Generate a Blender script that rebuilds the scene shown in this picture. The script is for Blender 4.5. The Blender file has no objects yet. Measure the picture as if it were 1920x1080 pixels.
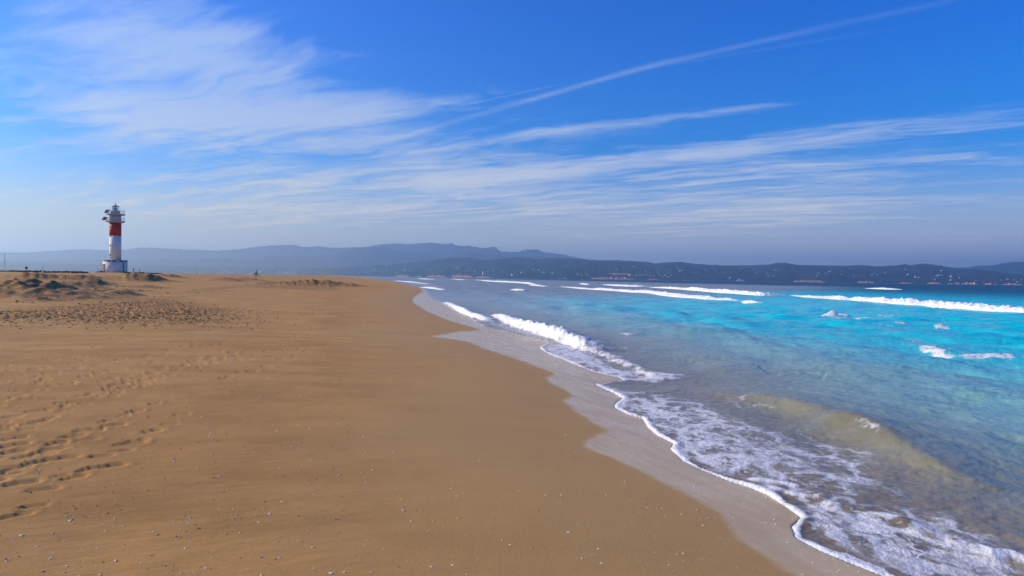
import bpy, bmesh, math, random
import numpy as np
from mathutils import Vector, Matrix

random.seed(7)
rng = np.random.default_rng(7)
R = math.radians
S = bpy.context.scene
COL = S.collection

# ------------------------------------------------------------------ camera
CAM_Z = 2.2
F = 1280.0                      # focal length in pixels of the 1920-wide photograph (24 mm lens)
cam_data = bpy.data.cameras.new("camera")
cam_data.sensor_width = 36.0
cam_data.lens = 36.0 * F / 1920.0
cam_data.clip_start = 0.05
cam_data.clip_end = 200000.0
cam = bpy.data.objects.new("camera", cam_data)
COL.objects.link(cam)
ROT = Matrix.Rotation(R(90 - 0.85), 3, 'X') @ Matrix.Rotation(R(0.77), 3, 'Z')
cam.matrix_world = Matrix.Translation((0, 0, CAM_Z)) @ ROT.to_4x4()
S.camera = cam

# ------------------------------------------------------------------ light
SUN_AZ = -84.0                  # degrees from the viewing direction (+Y), negative = left
SUN_EL = 23.0
SKY_STRENGTH = 0.10
SUN_POWER = 5.0
S.view_settings.view_transform = 'Standard'
S.view_settings.look = 'None'
S.view_settings.gamma = 1.0
S.view_settings.use_curve_mapping = False
S.view_settings.exposure = 0.17
S.render.engine = 'CYCLES'
S.cycles.use_denoising = True
try:
    S.cycles.denoiser = 'OPENIMAGEDENOISE'
    S.cycles.denoising_prefilter = 'ACCURATE'
except Exception:
    pass
S.cycles.max_bounces = 6
S.cycles.diffuse_bounces = 2
S.cycles.glossy_bounces = 3
S.cycles.volume_bounces = 1
S.cycles.transmission_bounces = 3
S.cycles.sample_clamp_indirect = 6.0
S.cycles.use_adaptive_sampling = False

sd = Vector((math.sin(R(SUN_AZ)) * math.cos(R(SUN_EL)), math.cos(R(SUN_AZ)) * math.cos(R(SUN_EL)), math.sin(R(SUN_EL))))
sun_data = bpy.data.lights.new("sun", 'SUN')
sun_data.energy = SUN_POWER
sun_data.angle = R(0.6)
sun_data.color = (1.0, 0.83, 0.56)
sun = bpy.data.objects.new("sun", sun_data)
COL.objects.link(sun)
sun.rotation_euler = sd.to_track_quat('Z', 'Y').to_euler()
sun.location = (-100, 0, 100)


# ------------------------------------------------------------------ node helper
class Sock:
    """A node socket or number with arithmetic."""
    def __init__(self, g, s):
        self.g, self.s = g, s

    def _b(self, o, op, rev=False):
        a, b = (o, self) if rev else (self, o)
        return self.g.math(op, a, b)

    def __add__(self, o): return self._b(o, 'ADD')
    def __radd__(self, o): return self._b(o, 'ADD', True)
    def __sub__(self, o): return self._b(o, 'SUBTRACT')
    def __rsub__(self, o): return self._b(o, 'SUBTRACT', True)
    def __mul__(self, o): return self._b(o, 'MULTIPLY')
    def __rmul__(self, o): return self._b(o, 'MULTIPLY', True)
    def __truediv__(self, o): return self._b(o, 'DIVIDE')
    def __rtruediv__(self, o): return self._b(o, 'DIVIDE', True)


class G:
    def __init__(self, tree):
        self.t = tree
        tree.nodes.clear()

    def node(self, kind, **kw):
        n = self.t.nodes.new(kind)
        for k, v in kw.items():
            setattr(n, k, v)
        return n

    def put(self, inp, v):
        if isinstance(v, Sock):
            self.t.links.new(v.s, inp)
        elif isinstance(v, bpy.types.NodeSocket):
            self.t.links.new(v, inp)
        elif v is not None:
            if inp.type == 'RGBA' and len(v) == 3:
                v = (*v, 1.0)
            inp.default_value = v

    def math(self, op, a, b=None, c=None, clamp=False):
        n = self.node('ShaderNodeMath', operation=op, use_clamp=clamp)
        self.put(n.inputs[0], a)
        if b is not None: self.put(n.inputs[1], b)
        if c is not None: self.put(n.inputs[2], c)
        return Sock(self, n.outputs[0])

    def vec(self, x, y, z=0.0):
        n = self.node('ShaderNodeCombineXYZ')
        for i, v in enumerate((x, y, z)): self.put(n.inputs[i], v)
        return Sock(self, n.outputs[0])

    def sep(self, v):
        n = self.node('ShaderNodeSeparateXYZ')
        self.put(n.inputs[0], v)
        return [Sock(self, o) for o in n.outputs]

    def vmath(self, op, a, b=None):
        n = self.node('ShaderNodeVectorMath', operation=op)
        self.put(n.inputs[0], a)
        if b is not None: self.put(n.inputs[1], b)
        return Sock(self, n.outputs['Value' if op in ('LENGTH', 'DOT_PRODUCT', 'DISTANCE') else 'Vector'])

    def noise(self, v, scale, detail=4.0, rough=0.5, dist=0.0, dim='3D', color=False):
        n = self.node('ShaderNodeTexNoise', noise_dimensions=dim)
        self.put(n.inputs['Vector'], v)
        self.put(n.inputs['Scale'], scale)
        self.put(n.inputs['Detail'], detail)
        self.put(n.inputs['Roughness'], rough)
        self.put(n.inputs['Distortion'], dist)
        return Sock(self, n.outputs['Color' if color else 'Fac'])

    def voronoi(self, v, scale, feature='F1', out='Distance', rnd=1.0):
        n = self.node('ShaderNodeTexVoronoi', feature=feature)
        self.put(n.inputs['Vector'], v)
        self.put(n.inputs['Scale'], scale)
        self.put(n.inputs['Randomness'], rnd)
        return Sock(self, n.outputs[out])

    def sstep(self, v, lo, hi, a=0.0, b=1.0):
        n = self.node('ShaderNodeMapRange', interpolation_type='SMOOTHSTEP')
        self.put(n.inputs['Value'], v)
        self.put(n.inputs['From Min'], lo)
        self.put(n.inputs['From Max'], hi)
        self.put(n.inputs['To Min'], a)
        self.put(n.inputs['To Max'], b)
        return Sock(self, n.outputs[0])

    def mix(self, f, a, b, blend='MIX'):
        n = self.node('ShaderNodeMix', data_type='RGBA', blend_type=blend)
        self.put(n.inputs[0], f)
        self.put(n.inputs[6], a)
        self.put(n.inputs[7], b)
        return Sock(self, n.outputs[2])

    def attr(self, name, out='Fac'):
        n = self.node('ShaderNodeAttribute', attribute_name=name)
        return Sock(self, n.outputs[out])

    def pos(self):
        return Sock(self, self.node('ShaderNodeNewGeometry').outputs['Position'])

    def obj(self):
        return Sock(self, self.node('ShaderNodeTexCoord').outputs['Object'])

    def bump(self, h, strength, dist, normal=None):
        n = self.node('ShaderNodeBump')
        self.put(n.inputs['Height'], h)
        self.put(n.inputs['Strength'], strength)
        self.put(n.inputs['Distance'], dist)
        if normal is not None: self.put(n.inputs['Normal'], normal)
        return Sock(self, n.outputs[0])

    def principled(self, **kw):
        n = self.node('ShaderNodeBsdfPrincipled')
        for k, v in kw.items():
            self.put(n.inputs[k.replace('_', ' ')], v)
        return Sock(self, n.outputs[0])

    def out(self, surf=None, vol=None, kind='ShaderNodeOutputMaterial'):
        n = self.node(kind)
        if surf is not None: self.put(n.inputs['Surface'], surf)
        if vol is not None: self.put(n.inputs['Volume'], vol)


def material(name):
    m = bpy.data.materials.new(name)
    m.use_nodes = True
    return m, G(m.node_tree)


# ------------------------------------------------------------------ pixel <-> place helpers
ROTN = np.array(ROT)


def pix_dir(px, py):
    px, py = np.broadcast_arrays(np.asarray(px, float), np.asarray(py, float))
    v = np.stack([(px - 960) / F, -(py - 540) / F, -np.ones_like(px)], -1)
    return v @ ROTN.T


def at(px, py, z=0.0):
    """The ground point at height z that the photograph shows at a pixel."""
    d = pix_dir(px, py)
    d[..., 2] = np.minimum(d[..., 2], -1.2e-4)
    t = (z - CAM_Z) / d[..., 2]
    return d[..., :2] * t[..., None]


def at_range(px, py, dist):
    """The point in a pixel's direction at a horizontal distance."""
    d = pix_dir(px, py)
    k = dist / np.hypot(d[..., 0], d[..., 1])
    return np.array([d[..., 0] * k, d[..., 1] * k, CAM_Z + d[..., 2] * k])


def az_tan(px, py):
    d = pix_dir(px, py)
    return np.degrees(np.arctan2(d[..., 0], d[..., 1])), d[..., 2] / np.hypot(d[..., 0], d[..., 1])


# ------------------------------------------------------------------ numpy noise
_perm = rng.permutation(256)
_perm = np.concatenate([_perm, _perm])
_ga = np.linspace(0, 2 * np.pi, 16, endpoint=False)
_gx, _gy = np.cos(_ga), np.sin(_ga)


def perlin(x, y, seed=0):
    xi, yi = np.floor(x).astype(np.int64), np.floor(y).astype(np.int64)
    xf, yf = x - xi, y - yi
    u, v = xf * xf * xf * (xf * (xf * 6 - 15) + 10), yf * yf * yf * (yf * (yf * 6 - 15) + 10)

    def g(i, j):
        h = _perm[(_perm[(xi + i + seed * 37) & 255] + yi + j) & 255] & 15
        return _gx[h] * (xf - i) + _gy[h] * (yf - j)
    a = g(0, 0) * (1 - u) + g(1, 0) * u
    b = g(0, 1) * (1 - u) + g(1, 1) * u
    return (a * (1 - v) + b * v) * 1.5


def fbm(x, y, octaves=4, gain=0.5, seed=0):
    s, a, n = 0.0, 1.0, 0.0
    for o in range(octaves):
        s = s + a * perlin(x, y, seed + o)
        n += a
        x, y, a = x * 2.03 + 11.3, y * 2.03 - 7.1, a * gain
    return s / n


def smooth(v, lo, hi):
    t = np.clip((v - lo) / (hi - lo), 0, 1)
    return t * t * (3 - 2 * t)


def catmull(pts, step):
    pts = np.asarray(pts, float)
    p = np.vstack([2 * pts[0] - pts[1], pts, 2 * pts[-1] - pts[-2]])
    out = []
    for i in range(1, len(p) - 2):
        n = max(1, int(np.linalg.norm(p[i + 1] - p[i]) / step))
        for k in range(n):
            t = k / n
            out.append(0.5 * ((2 * p[i]) + (-p[i - 1] + p[i + 1]) * t + (2 * p[i - 1] - 5 * p[i] + 4 * p[i + 1] - p[i + 2]) * t * t
                              + (-p[i - 1] + 3 * p[i] - 3 * p[i + 1] + p[i + 2]) * t ** 3))
    out.append(pts[-1])
    return np.array(out)


def line_dist(P, L, V=None):
    """Distance of points to a polyline, sign by side (+ right of travel), value along it."""
    best = np.full(len(P), 1e18)
    side = np.ones(len(P))
    val = np.zeros(len(P))
    T = np.gradient(np.asarray(L, float), axis=0) if len(L) > 2 else np.tile(L[-1] - L[0], (len(L), 1))
    for i in range(len(L) - 1):
        a, b = L[i], L[i + 1]
        e = b - a
        ee = e @ e + 1e-12
        w = P - a
        t = np.clip((w @ e) / ee, 0, 1)
        q = w - t[:, None] * e
        d = (q * q).sum(1)
        m = d < best
        best[m] = d[m]
        tx, ty = T[i, 0] + (T[i + 1, 0] - T[i, 0]) * t[m], T[i, 1] + (T[i + 1, 1] - T[i, 1]) * t[m]
        side[m] = np.where((q[m, 0] * ty - q[m, 1] * tx) > 0, 1.0, -1.0)
        if V is not None:
            val[m] = V[i] + (V[i + 1] - V[i]) * t[m]
        else:
            val[m] = i + t[m]
    return np.sqrt(best), side, val


def big_line_dist(P, L, V=None):
    """Exact near the line, from a thinned line elsewhere."""
    idx = np.unique(np.concatenate([np.arange(0, len(L), 7), [len(L) - 1]]))
    r_ = np.hypot(P[:, 0], P[:, 1])
    front = (P[:, 1] > -3)
    d, sg, v = np.full(len(P), 1e3), np.ones(len(P)), np.zeros(len(P))
    d[front], sg[front], v[front] = line_dist(P[front], L[idx], None if V is None else V[idx])
    d[~front], _, _ = line_dist(P[~front], L[idx[::4]])
    lim_ = 6 + 0.12 * r_
    m = front & (d < lim_) & (r_ < 900)
    m = np.nonzero(m)[0]
    d0 = d.copy()
    order = m[np.argsort(r_[m], kind='stable')]
    for blk in np.array_split(order, 24):
        # only the stretch of the line that can be nearest
        rb = r_[blk]
        lim = d[blk].max() + 1.0
        rl = np.hypot(L[:, 0], L[:, 1])
        ok = np.nonzero((rl > rb.min() - lim) & (rl < rb.max() + lim))[0]
        if len(ok) < 2: continue
        a, b = max(ok[0] - 1, 0), min(ok[-1] + 2, len(L))
        d[blk], sg[blk], v[blk] = line_dist(P[blk], L[a:b], None if V is None else V[a:b])
    k = smooth(d0[m] / lim_[m], 0.45, 1.0)
    d[m] = d[m] * (1 - k) + d0[m] * k
    return d, sg, v


def near_line(P, L, V, margin):
    """line_dist only within the line's surroundings: (index of those points, distance, side, value)."""
    lo, hi = L.min(0) - margin, L.max(0) + margin
    m = np.nonzero((P[:, 0] > lo[0]) & (P[:, 0] < hi[0]) & (P[:, 1] > lo[1]) & (P[:, 1] < hi[1]))[0]
    d, sg, v = line_dist(P[m], L, V)
    return m, d, sg, v


def inside(P, poly):
    c = np.zeros(len(P), bool)
    x, y = P[:, 0], P[:, 1]
    n = len(poly)
    for i in range(n):
        x1, y1 = poly[i]
        x2, y2 = poly[(i + 1) % n]
        if y1 == y2: continue
        m = ((y1 > y) != (y2 > y)) & (x < (x2 - x1) * (y - y1) / (y2 - y1) + x1)
        c ^= m
    return c


# ------------------------------------------------------------------ object helpers
def tag(o, label=None, cat=None, group=None, kind=None):
    if label: o['label'] = label
    if cat: o['category'] = cat
    if group: o['group'] = group
    if kind: o['kind'] = kind
    return o


def empty(name, loc, rz=0.0):
    o = bpy.data.objects.new(name, None)
    COL.objects.link(o)
    o.location = loc
    o.rotation_euler = (0, 0, rz)
    o.empty_display_size = 0.2
    return o


def link(name, me, mat=None, parent=None):
    o = bpy.data.objects.new(name, me)
    COL.objects.link(o)
    if mat is not None and not me.materials: me.materials.append(mat)
    if parent is not None: o.parent = parent
    return o


def bm_obj(name, bm, mat, parent=None, smooth_=False):
    me = bpy.data.meshes.new(name)
    bmesh.ops.recalc_face_normals(bm, faces=bm.faces)
    bm.to_mesh(me)
    bm.free()
    if smooth_:
        me.shade_smooth()
    return link(name, me, mat, parent)


def np_mesh(name, verts, faces, attrs=None, cols=None, smooth_=True):
    me = bpy.data.meshes.new(name)
    nv, nf, k = len(verts), len(faces), faces.shape[1]
    me.vertices.add(nv)
    me.vertices.foreach_set('co', np.ascontiguousarray(verts, np.float32).ravel())
    me.loops.add(nf * k)
    me.loops.foreach_set('vertex_index', np.ascontiguousarray(faces, np.int32).ravel())
    me.polygons.add(nf)
    me.polygons.foreach_set('loop_start', np.arange(nf, dtype=np.int32) * k)
    me.polygons.foreach_set('loop_total', np.full(nf, k, np.int32))
    me.polygons.foreach_set('use_smooth', np.full(nf, smooth_, bool))
    me.update(calc_edges=True)
    for n, a in (attrs or {}).items():
        me.attributes.new(n, 'FLOAT', 'POINT').data.foreach_set('value', np.ascontiguousarray(a, np.float32))
    for n, a in (cols or {}).items():
        c = np.ones((nv, 4), np.float32)
        c[:, :3] = a
        me.attributes.new(n, 'FLOAT_COLOR', 'POINT').data.foreach_set('color', c.ravel())
    return me


def grid_faces(nr, nc, wrap=False):
    i = np.arange(nr - 1)[:, None]
    j = np.arange(nc if wrap else nc - 1)[None]
    j2 = (j + 1) % nc
    return np.stack([i * nc + j + 0 * i, i * nc + j2 + 0 * i, (i + 1) * nc + j2, (i + 1) * nc + j + 0 * i], -1).reshape(-1, 4)


def compact(verts, faces, arrs):
    used = np.zeros(len(verts), bool)
    used[faces] = True
    idx = np.cumsum(used) - 1
    return verts[used], idx[faces], [a[used] for a in arrs]


def cyl(bm, r0, r1, z0, z1, n=32, cx=0.0, cy=0.0, caps=True):
    bmesh.ops.create_cone(bm, cap_ends=caps, cap_tris=False, segments=n, radius1=r0, radius2=r1, depth=z1 - z0,
                          matrix=Matrix.Translation((cx, cy, (z0 + z1) / 2)))


def box(bm, cx, cy, cz, sx, sy, sz, rot=None):
    m = Matrix.Translation((cx, cy, cz))
    if rot is not None: m = m @ rot
    bmesh.ops.create_cube(bm, size=1.0, matrix=m @ Matrix.Diagonal((sx, sy, sz, 1)))


def bar(bm, a, b, r, n=6, r2=None):
    a, b = Vector(a), Vector(b)
    d = b - a
    m = Matrix.Translation((a + b) / 2) @ d.to_track_quat('Z', 'Y').to_matrix().to_4x4()
    bmesh.ops.create_cone(bm, cap_ends=True, segments=n, radius1=r, radius2=r if r2 is None else r2, depth=d.length, matrix=m)


def ring(bm, r, z, t, n=32, a0=0.0, a1=2 * math.pi):
    """A thin round rail."""
    k = 6
    closed = abs(a1 - a0 - 2 * math.pi) < 1e-6
    rows = []
    for i in range(n if closed else n + 1):
        a = a0 + (a1 - a0) * i / n
        rows.append([bm.verts.new(((r + t * math.cos(b * 2 * math.pi / k)) * math.cos(a), (r + t * math.cos(b * 2 * math.pi / k)) * math.sin(a),
                                   z + t * math.sin(b * 2 * math.pi / k))) for b in range(k)])
    for i in range(len(rows) if closed else len(rows) - 1):
        p, q = rows[i], rows[(i + 1) % len(rows)]
        for b in range(k):
            bm.faces.new((p[b], q[b], q[(b + 1) % k], p[(b + 1) % k]))


# ================================================================== SKY
world = bpy.data.worlds.new("World")
S.world = world
world.use_nodes = True
g = G(world.node_tree)
tc = g.node('ShaderNodeTexCoord')
D = Sock(g, tc.outputs['Generated'])
dx, dy, dz = g.sep(D)
zz = g.math('MAXIMUM', dz, 0.0) + 0.045
U, V_ = dx / zz, dy / zz                          # the cloud layer seen from below
sky = g.node('ShaderNodeTexSky', sky_type='NISHITA')
sky.sun_disc = False
sky.sun_elevation = R(SUN_EL)
sky.sun_rotation = R(SUN_AZ)
sky.altitude = 0
sky.air_density = 1.0
sky.dust_density = 0.6
sky.ozone_density = 3.0
# the photograph's polarised blue: less red and green in the clear sky
low = g.mix(g.sstep(dx, 0.25, -0.65), (0.60, 0.86, 0.95), (1.0, 0.86, 0.50))
tfac = g.mix(g.sstep(dz, 0.0, 0.13), low, (0.04, 0.78, 1.58))
tfac = g.mix(g.sstep(dz, 0.10, 0.40), tfac, (0.0, 0.62, 1.78))
tint = g.mix(1.0, Sock(g, sky.outputs[0]), tfac, 'MULTIPLY')
# cirrus, drawn out along one wind direction
wa = R(-62)
ex, ey = math.sin(wa), math.cos(wa)


def cp(px, py):
    d = pix_dir(px, py)
    z = max(d[2] / np.linalg.norm(d), 0) + 0.045
    return d[0] / np.linalg.norm(d) / z, d[1] / np.linalg.norm(d) / z


along = U * ex + V_ * ey
across = U * ey - V_ * ex
warp = g.noise(g.vec(U, V_, 3.0), 0.9, 3, 0.55) - 0.5
warp2 = g.noise(g.vec(U, V_, 8.0), 0.9, 3, 0.55) - 0.5
fine = g.noise(g.vec(along * 0.55 + warp * 1.2, across * 2.1 + warp2 * 1.5, 0.0), 1.5, 8, 0.62)
fine2 = g.noise(g.vec(along * 1.1 + warp * 1.0, across * 3.2 + warp2 * 1.2, 5.0), 2.6, 7, 0.6)
big = g.noise(g.vec(along * 0.5, across * 0.9, 11.0), 0.55, 3, 0.5)


def blob(pa, pb, width, amp, soft=1.0):
    """A soft streak of cloud between two points of the layer."""
    ax, ay = cp(*pa)
    bx, by = cp(*pb)
    L = math.hypot(bx - ax, by - ay)
    tx, ty = (bx - ax) / L, (by - ay) / L
    mx, my = (ax + bx) / 2, (ay + by) / 2
    pu = U + warp * (0.25 * soft) - mx
    pv = V_ + warp2 * (0.25 * soft) - my
    la = (pu * tx + pv * ty) / (L / 2)
    lc = (pu * ty - pv * tx) / width
    q = g.math('MULTIPLY', la, la) 
    q = q * q + lc * lc
    return g.math('EXPONENT', q * -1.0) * amp


def total(items):
    s = items[0]
    for i in items[1:]: s = s + i
    return s


dens = total([
    blob((0, 40), (480, 60), 0.45, 0.48), blob((60, 200), (760, 165), 0.7, 0.50), blob((150, 270), (760, 215), 0.6, 0.50),
    blob((330, 130), (560, 60), 0.3, 0.25), blob((0, 185), (500, 215), 0.3, 0.2),
    blob((980, 330), (1900, 215), 0.26, 0.52), blob((960, 255), (1480, 195), 0.10, 0.60, 0.5), blob((700, 330), (1250, 318), 0.4, 0.22),
    blob((1200, 350), (1900, 280), 0.6, 0.20), blob((600, 235), (940, 160), 0.22, 0.30),
    blob((200, 400), (900, 390), 1.8, 0.42), blob((900, 400), (1700, 392), 2.2, 0.50), blob((400, 345), (1050, 330), 0.9, 0.34), blob((620, 130), (760, 90), 0.2, 0.2), blob((700, 300), (1050, 240), 0.4, 0.2),
])
clear = total([blob((950, 100), (1900, 60), 0.7, 0.42, 0.3), blob((1500, 150), (1920, 130), 0.5, 0.32, 0.3), blob((560, 60), (900, 120), 0.25, 0.15)])
c = g.sstep((fine - 0.5) * 1.85 + (fine2 - 0.5) * 0.8 + (big - 0.5) * 0.5 + dens * 0.95 - clear * 0.9 + 0.26, 0.30, 1.24)
# condensation trails: straight lines across the layer
tr = []
for pa, pb, w, amp in (((700, 272), (1000, 186), 0.034, 0.20), ((960, 197), (1240, 117), 0.026, 0.27), ((1180, 134), (1560, 48), 0.024, 0.18), ((1480, 66), (1860, -15), 0.024, 0.08),
                       ((1230, 126), (1700, 50), 0.014, 0.05), ((880, 195), (1040, 160), 0.010, 0.2)):
    tr.append(blob(pa, pb, w, amp, 0.06))
trail = total(tr) * g.sstep(fine2, 0.25, 0.65, 0.45, 1.0)
veil = g.math('POWER', g.sstep(dz, -0.04, 0.19, 1.0, 0.0), 0.95) * 0.96
cloud = g.math('MINIMUM', c * 0.66 + trail + veil, 0.92)
cloud = cloud * g.sstep(dz, -0.01, 0.03)
skyc = g.mix(cloud, tint, g.mix(g.sstep(dz, 0.03, 0.30), g.mix(g.sstep(dx, 0.35, -0.65), (9.8, 9.2, 8.2), (9.0, 7.6, 4.6)), (4.7, 5.9, 8.0)))
bgd = g.node('ShaderNodeBackground')
g.put(bgd.inputs['Color'], skyc)
bgd.inputs['Strength'].default_value = SKY_STRENGTH
g.out(surf=Sock(g, bgd.outputs[0]), kind='ShaderNodeOutputWorld')

# ================================================================== MATERIALS
# --- sand
M_SAND, g = material("sand")
P = g.pos()
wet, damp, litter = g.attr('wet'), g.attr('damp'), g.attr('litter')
n_big = g.noise(P, 0.35, 4, 0.55)
n_mid = g.noise(P, 2.2, 5, 0.6)
px_, py_, pz_ = g.sep(P)
streak = g.noise(g.vec(px_ * 0.35 + py_ * 0.12, py_ * 1.0 - px_ * 0.2, 0.0), 1.1, 5, 0.6)
n_grain = g.noise(P, 260.0, 2, 0.7)
n_grit = g.noise(P, 60.0, 3, 0.7)
dry = g.mix(g.sstep(n_big, 0.35, 0.65), (0.55, 0.286, 0.084), (0.49, 0.246, 0.069))
dry = g.mix(g.sstep(streak, 0.42, 0.66) * 0.8, dry, (0.41, 0.208, 0.054))
dry = g.mix(g.sstep(n_mid, 0.5, 0.75) * 0.25, dry, (0.60, 0.35, 0.12))
dry = g.mix(g.sstep(n_grain, 0.56, 0.68) * 0.35, dry, (0.22, 0.12, 0.055))
dry = g.mix(g.sstep(n_grit, 0.66, 0.78) * 0.30, dry, (0.68, 0.50, 0.33))
dampc = g.mix(g.sstep(streak, 0.4, 0.7) * 0.5, (0.55, 0.305, 0.092), (0.49, 0.268, 0.078))
base = g.mix(damp, dry, dampc)
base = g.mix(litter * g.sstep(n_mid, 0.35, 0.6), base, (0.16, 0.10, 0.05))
wetf = g.sstep(wet + (n_mid - 0.5) * 0.12, 0.10, 0.90)
wstk = g.noise(g.vec(px_ * 1.1 + py_ * 0.5, py_ * 0.35, 7.0), 3.0, 5, 0.6)
base = g.mix(wetf, base, g.mix(g.sstep(wstk, 0.40, 0.62), (0.76, 0.49, 0.160), (0.66, 0.42, 0.140)))
rough = g.math('ADD', 0.95, damp * -0.28)
rough = rough * (1.0 - wetf) + wetf * (0.22 + 0.16 * g.sstep(wstk, 0.3, 0.7))
wr_ = g.noise(g.vec(px_ * 0.9 + py_ * 0.4, py_ * 3.2 - px_ * 1.2, 3.0), 2.6, 4, 0.55)
h = n_grit * 0.5 + n_grain * 0.3 + n_mid * 1.2 + wr_ * 2.2 * (1.0 - damp)
hb = g.bump(h, (1.0 - wetf) * 0.55 + 0.02, 0.012)
rip = g.noise(g.vec(px_ * 1.0, py_ * 1.0, 2.0), 9.0, 3, 0.5)
hb = g.bump(rip, wetf * 0.16, 0.02, hb)
spec = 0.25 + wetf * 0.30
sh = g.principled(Base_Color=base, Roughness=rough, Normal=hb, Specular_IOR_Level=spec, Coat_Weight=wetf * 0.28, Coat_Roughness=0.22, Coat_IOR=1.33, Coat_Normal=hb)
g.out(sh)

# --- sea water with foam
M_SEA, g = material("sea_water")
P = g.pos()
px_, py_, pz_ = g.sep(P)
fo = g.attr('foam')
wc = g.attr('water_colour', 'Color')
calm = g.attr('calm')                # 1 in the thin sheet on the sand
dist = g.vmath('LENGTH', P)
w1 = g.noise(g.vec(px_ * 0.9, py_ * 1.15, 0.0), 1.3, 6, 0.62, 0.2)
w2 = g.noise(g.vec(px_ * 0.9, py_ * 1.2, 4.0), 6.5, 4, 0.6, 0.2)
w3 = g.noise(g.vec(px_ * 0.9, py_ * 0.9, 9.0), 0.30, 5, 0.65)
near = g.sstep(dist, 12.0, 60.0, 1.0, 0.0)
far = g.sstep(dist, 25.0, 150.0)
w0 = g.noise(g.vec(px_ * 0.8, py_ * 1.3, 6.0), 17.0, 3, 0.6)
hb = g.bump(w0, 0.22, 0.02)
hb = g.bump(w2, 0.22 + near * 0.10, 0.05, hb)
hb = g.bump(w1, 0.34 - calm * 0.18, 0.20, hb)
hb = g.bump(w3, 0.2 + far * 0.75, 1.4, hb)
patch = g.noise(g.vec(px_ * 0.7, py_ * 0.8, 1.0), 0.22, 6, 0.65)
wcv = g.mix(g.sstep(w1, 0.40, 0.62) * 0.06, wc, g.mix(1.0, wc, (0.58, 0.66, 0.70), 'MULTIPLY'))
wcv = g.mix(g.sstep(patch, 0.42, 0.64) * 0.10, wcv, g.mix(1.0, wc, (0.60, 0.72, 0.78), 'MULTIPLY'))
water = g.principled(Base_Color=wcv, Roughness=0.15 + far * 0.20, IOR=1.333, Normal=hb, Specular_IOR_Level=0.32)
# lacy foam: bubbles gather on the edges of warped cells
wv = g.noise(P, 1.6, 3, 0.6, color=True)
wv2 = g.noise(P, 7.0, 3, 0.6, color=True)
pw = g.vmath('ADD', g.vec(px_ * 1.35, py_ * 0.75, 0.0), g.vmath('SCALE', wv))
_n = pw.s.node.inputs[1].links[0].from_node
_n.inputs['Scale'].default_value = 0.9
pw2 = g.vmath('ADD', pw, g.vmath('SCALE', wv2))
_n = pw2.s.node.inputs[1].links[0].from_node
_n.inputs['Scale'].default_value = 0.22
e1 = g.voronoi(pw2, 1.5, 'DISTANCE_TO_EDGE')
e2 = g.voronoi(pw2, 4.6, 'DISTANCE_TO_EDGE')
e3 = g.noise(pw2, 3.6, 4, 0.62)
lace = g.math('MAXIMUM', g.sstep(e1, 0.0, 0.30, 1.0, 0.0), g.sstep(e2, 0.0, 0.26, 0.72, 0.0))
fm = fo * 1.60 + lace * 0.85 + (e3 - 0.5) * 1.6 - 0.86
fmask = g.sstep(fm, 0.22, 0.75) * g.sstep(fo, 0.02, 0.12)
fb = g.noise(P, 38.0, 4, 0.7)
fb2 = g.noise(P, 9.0, 4, 0.65)
fn = g.bump(fb * 0.35 + fb2, 0.6, 0.07)
thin = g.sstep(fm, 0.4, 1.35)
fcol = g.mix(thin, (0.58, 0.57, 0.58), (0.86, 0.85, 0.83))
foam = g.principled(Base_Color=fcol, Roughness=0.85, Normal=fn, Specular_IOR_Level=0.2)
ms = g.node('ShaderNodeMixShader')
g.put(ms.inputs[0], fmask)
g.put(ms.inputs[1], water)
g.put(ms.inputs[2], foam)
g.out(Sock(g, ms.outputs[0]))


def paint(name, col, rough_=0.7, var=0.12, scale=3.0, metal=0.0, dirt=None, spec_=0.4):
    m, g = material(name)
    n = g.noise(g.obj(), scale, 5, 0.6)
    b = g.mix(g.sstep(n, 0.35, 0.7), col, tuple(c * (1 - var) for c in col))
    if dirt:
        ox, oy, oz = g.sep(g.obj())
        s = g.noise(g.vec(ox * 3.0, oy * 3.0, oz * 0.35), 2.0, 5, 0.65)
        b = g.mix(g.sstep(s, 0.55, 0.75) * 0.4, b, dirt)
    nb = g.bump(g.noise(g.obj(), scale * 12, 3, 0.6), 0.15, 0.02)
    g.out(g.principled(Base_Color=b, Roughness=rough_, Metallic=metal, Normal=nb, Specular_IOR_Level=spec_))
    return m


M_WHITE = paint("white_render", (0.83, 0.77, 0.65), 0.75, 0.10, 1.2, dirt=(0.50, 0.43, 0.34))
M_RED = paint("red_paint", (0.46, 0.006, 0.008), 0.55, 0.15, 1.2)
M_DECK = paint("deck_concrete", (0.55, 0.53, 0.50), 0.8, 0.18, 2.0, dirt=(0.34, 0.30, 0.25))
M_GREYWALL = paint("grey_render", (0.58, 0.55, 0.50), 0.75, 0.12, 1.5)
M_RAIL = paint("white_rail_metal", (0.66, 0.67, 0.68), 0.4, 0.1, 4.0)
M_ROOFMETAL = paint("lantern_metal", (0.42, 0.45, 0.48), 0.35, 0.15, 4.0, metal=0.5)
M_DARK = paint("dark_opening", (0.03, 0.03, 0.035), 0.3, 0.2, 4.0)
M_BROWN = paint("brown_door", (0.16, 0.09, 0.05), 0.6, 0.2, 4.0)
M_WOOD = paint("weathered_wood", (0.14, 0.10, 0.07), 0.85, 0.35, 6.0)
M_POSTDARK = paint("dark_post", (0.035, 0.035, 0.04), 0.7, 0.3, 5.0)
M_SOLAR = paint("solar_cell", (0.24, 0.25, 0.27), 0.3, 0.2, 6.0)
M_ROCK = paint("base_rock", (0.30, 0.22, 0.15), 0.9, 0.35, 3.0)
M_SHELL = paint("shell", (0.84, 0.73, 0.58), 0.45, 0.15, 40.0)
M_PEBBLE = paint("shell_grit", (0.60, 0.37, 0.16), 0.7, 0.45, 9.0)
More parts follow.
